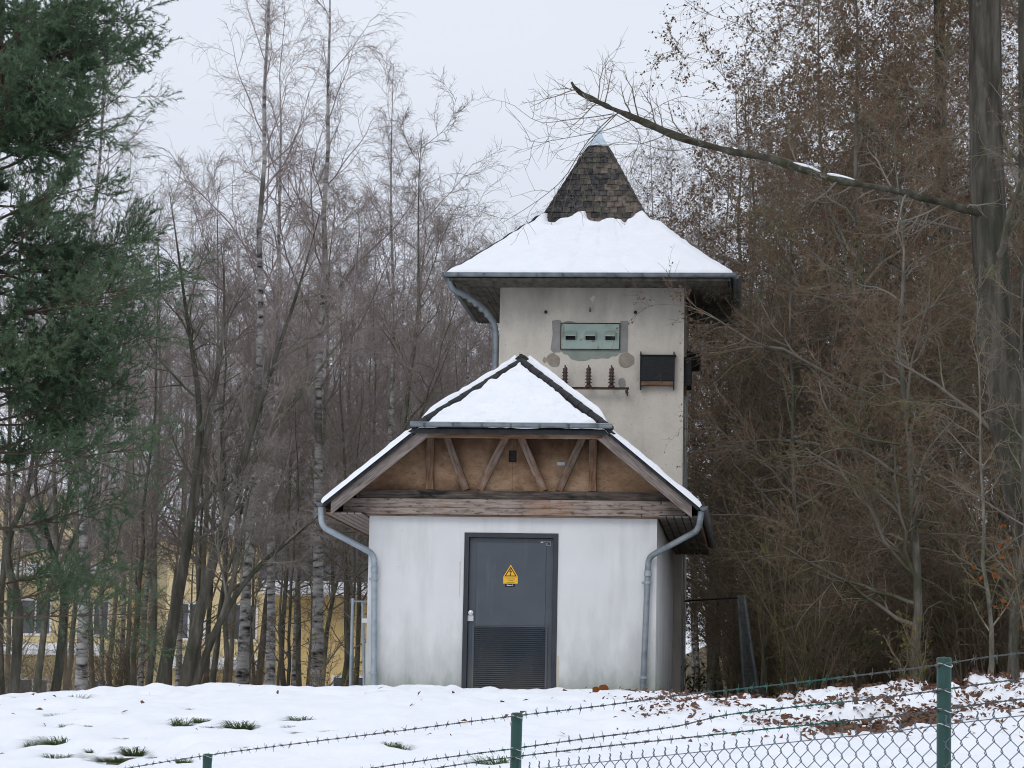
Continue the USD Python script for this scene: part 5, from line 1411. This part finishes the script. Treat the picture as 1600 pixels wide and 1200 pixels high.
ks2 = kids(*ks, 7, 0.2, 1.0, 0.8, 0.5, 4, 0.2, 0.0, rng, rr=0.7, rmin=0.003)
part(mbp, 'side_twigs', cat(tubes(*ks, 5), tubes(*ks2, 3)), M['branch'], kind='stuff')
part(mbp, 'twigs', cat(tubes(np.stack(tl), np.stack(tr_), 5), tubes(*k1, 4), tubes(*k2, 3)), M['branch'], smooth=True)
sn = []
for a_, b_ in ((0.285, 0.33), (0.345, 0.41), (0.515, 0.525)):
    t = np.linspace(a_, b_, 14)
    c = PchipInterpolator(t0_, bpts, axis=0)(t); r = np.interp(t, t0_, brad)
    c[:, 2] += r * 0.85
    sn.append(tubes(c, np.sin(np.linspace(0.05, PI - 0.05, 14)) ** 0.5 * 0.032, 8))
bs = thing('branch_snow', 'small snow ridges lying on the broken mossy branch', 'snow', bo, 0)
part(bs, 'snow_ridge', cat(*sn), M['snow'], smooth=True)

# ------------------------------------------------------------------ understory at the right
def bush(name, label, loc, h, n, seed, mat, leaf=None, group=None, spread=0.5, lev=None):
    rng = np.random.default_rng(seed)
    K = 8
    az = rng.uniform(0, 2 * PI, n); ln = rng.uniform(0.1, spread, n)
    t = np.linspace(0, 1, K)
    H = h * rng.uniform(0.6, 1.1, n)
    P = np.stack([(rng.normal(0, 0.12, n))[:, None] + (np.cos(az) * ln * H)[:, None] * t ** 1.3, (rng.normal(0, 0.12, n))[:, None] + (np.sin(az) * ln * H)[:, None] * t ** 1.3, H[:, None] * t - 0.1], -1) + np.cumsum(rng.normal(0, 0.03, (n, K, 3)), 1) * t[None, :, None]
    R = rng.uniform(0.008, 0.016, n)[:, None] * (1 - 0.7 * t)[None]
    t_ = thing(name, label, 'shrub', loc, 0, group)
    part(t_, 'stems', tubes(P, R, 5), mat, smooth=True)
    a = kids(P, R, 9, 0.15, 1.0, 0.75, 0.28, 5, 0.17, 0.04, rng, rr=0.6, rmin=0.0042)
    b = kids(*a, 7, 0.15, 1.0, 0.8, 0.42, 4, 0.18, 0.02, rng, rr=0.7, rmin=0.0034)
    part(t_, 'twigs', cat(tubes(*a, 4), tubes(*b, 3)), mat, kind='stuff')
    if leaf:
        n_, size, lm = leaf
        N = int(n_); i = rng.integers(0, len(b[0]), N)
        part(t_, 'leaves', leaf_scatter(rng, b[0][i, -1] + rng.normal(0, 0.03, (N, 3)), size, up=np.array([0, 0, 0.2]), flat=0.8), lm, kind='stuff')
    return t_


GR['brown_shrub'] = 'tangled bare shrubs under the trees at the right'
LB['brown_shrub'] = 'tangled bare brown shrub under the trees right of the hut'
SRC['brown_shrub'] = [{'path': bush('brown_shrub', LB['brown_shrub'], (0, 0, 0), 2.6, 26, 500 + j, M['brown_twig'], leaf=(700, (0.03, 0.06), M['dry_leaf']), spread=0.6), 'used': False} for j in range(3)]
for k in range(40):
    px = R_.uniform(1095, 1620); Y = R_.uniform(36.5, 58)
    if px < 1245 and Y < 46: Y += 10
    put('brown_shrub', px, Y, ya(), R_.uniform(0.6, 1.25))
for k in range(5):
    put('brown_shrub', R_.uniform(-10, 560), R_.uniform(44, 60), ya(), R_.uniform(0.5, 0.9), 'low bare brown shrub between the trunks left of the hut', 'low bare shrubs between the trunks at the left')
l0 = at_base(1222, 38.5)
bush('lichen_shrub', 'yellow green lichened shrub at the right corner of the hut', l0, 3.6, 6, 520, M['lichen_twig'], leaf=(160, (0.03, 0.05), M['dry_leaf']), spread=0.5)
for px, Y, h, s, lm, lab, nl in ((520, 41, 0.9, 531, 'yellow_leaf', 'small shrub with yellow leaves at the left corner of the hut', 70), (1325, 38, 1.2, 532, 'green_leaf', 'small shrub with green leaves in the dark wood right', 60),
                                 (1445, 34.5, 1.0, 533, 'yellow_leaf', 'low shrub with pale yellow leaves left of the nearest fence post', 70), (1085, 42, 0.8, 534, 'green_leaf', 'dark green leafy shrub at the foot of the tower', 130), (1250, 37.5, 0.8, 535, 'yellow_leaf', 'sparse yellow leaved shrub behind the leaf strewn snow', 50)):
    bush('small_shrub', lab, at_base(px, Y), h, 8, s, M['brown_twig'], leaf=(nl, (0.05, 0.085), M[lm]))
bush('beech_sapling', 'young beech with bright orange leaves at the right edge', at_base(1622, 30), 2.1, 7, 540, M['brown_twig'], leaf=(190, (0.05, 0.09), M['orange_leaf']), spread=0.25)

# every tree and shrub told apart by what it stands in line with
MARKS = [(0, 'the left picture edge'), (143, 'the leftmost birch'), (255, 'the curving dark trunk'), (345, 'the lowest fence post'), (388, 'the tall birch'), (508, 'the rightmost birch trunk'), (575, "the hut's left wall"), (640, "the hip gutter's tip"),
         (715, "the tower's left eave"), (800, "the hut's ridge"), (940, "the tower's tip"), (1060, "the tower's right wall"), (1150, "the tower's right eave"), (1186, 'the leaning panel'), (1300, "the branch's snow"), (1400, 'the mossy branch'), (1480, 'the nearest fence post'), (1550, 'the thickest trunk'), (1610, 'the right picture edge')]
SHORT = {'birch_tree': 'white birch', 'bare_tree': 'bare dark tree', 'young_tree': 'thin bare young stem', 'leafy_tree': 'brown leaved tree', 'brown_shrub': 'tangled brown shrub'}
ORD = ['leftmost', 'second', 'third', 'fourth', 'fifth', 'sixth', 'seventh', 'eighth', 'ninth', 'tenth', 'eleventh', 'twelfth']
cells = {}
for nm, px, Y, path, lab in PLACED:
    if lab is None or lab.startswith('low bare'):
        mk_ = min(MARKS, key=lambda m: abs(m[0] - px))[1]
        cells.setdefault((nm, mk_), []).append((px, Y, path))
for (nm, mk_), items in cells.items():
    items.sort()
    for k, (px, Y, path) in enumerate(items):
        if len(items) == 1:
            t = '%s standing in line with %s' % (SHORT[nm], mk_)
        else:
            t = '%s, %s of %d from left, in line with %s' % (SHORT[nm], ORD[k].replace('leftmost', 'first'), len(items), mk_)
        stage.GetPrimAtPath(path).SetCustomDataByKey('label', t)
tc = {}
for p_ in stage.GetPrimAtPath('/World').GetChildren():
    if p_.GetName().startswith('grass_tuft') and (p_.GetCustomDataByKey('label') or '').startswith('small green'):
        x_ = p_.GetAttribute('xformOp:translate').Get()
        d_ = np.array(x_) - EYE
        tc.setdefault(min(MARKS, key=lambda m: abs(m[0] - (800 + FPX * (d_ @ CR) / (d_ @ cf))))[1], []).append((d_ @ CR / (d_ @ cf), p_))
for mk_, items in tc.items():
    items.sort(key=lambda i: i[0])
    for k, (_, p_) in enumerate(items):
        p_.SetCustomDataByKey('label', 'small grass tuft on the bank below %s' % mk_ if len(items) == 1 else 'small grass tuft, %s of %d from left, below %s' % (ORD[k].replace('leftmost', 'first'), len(items), mk_))
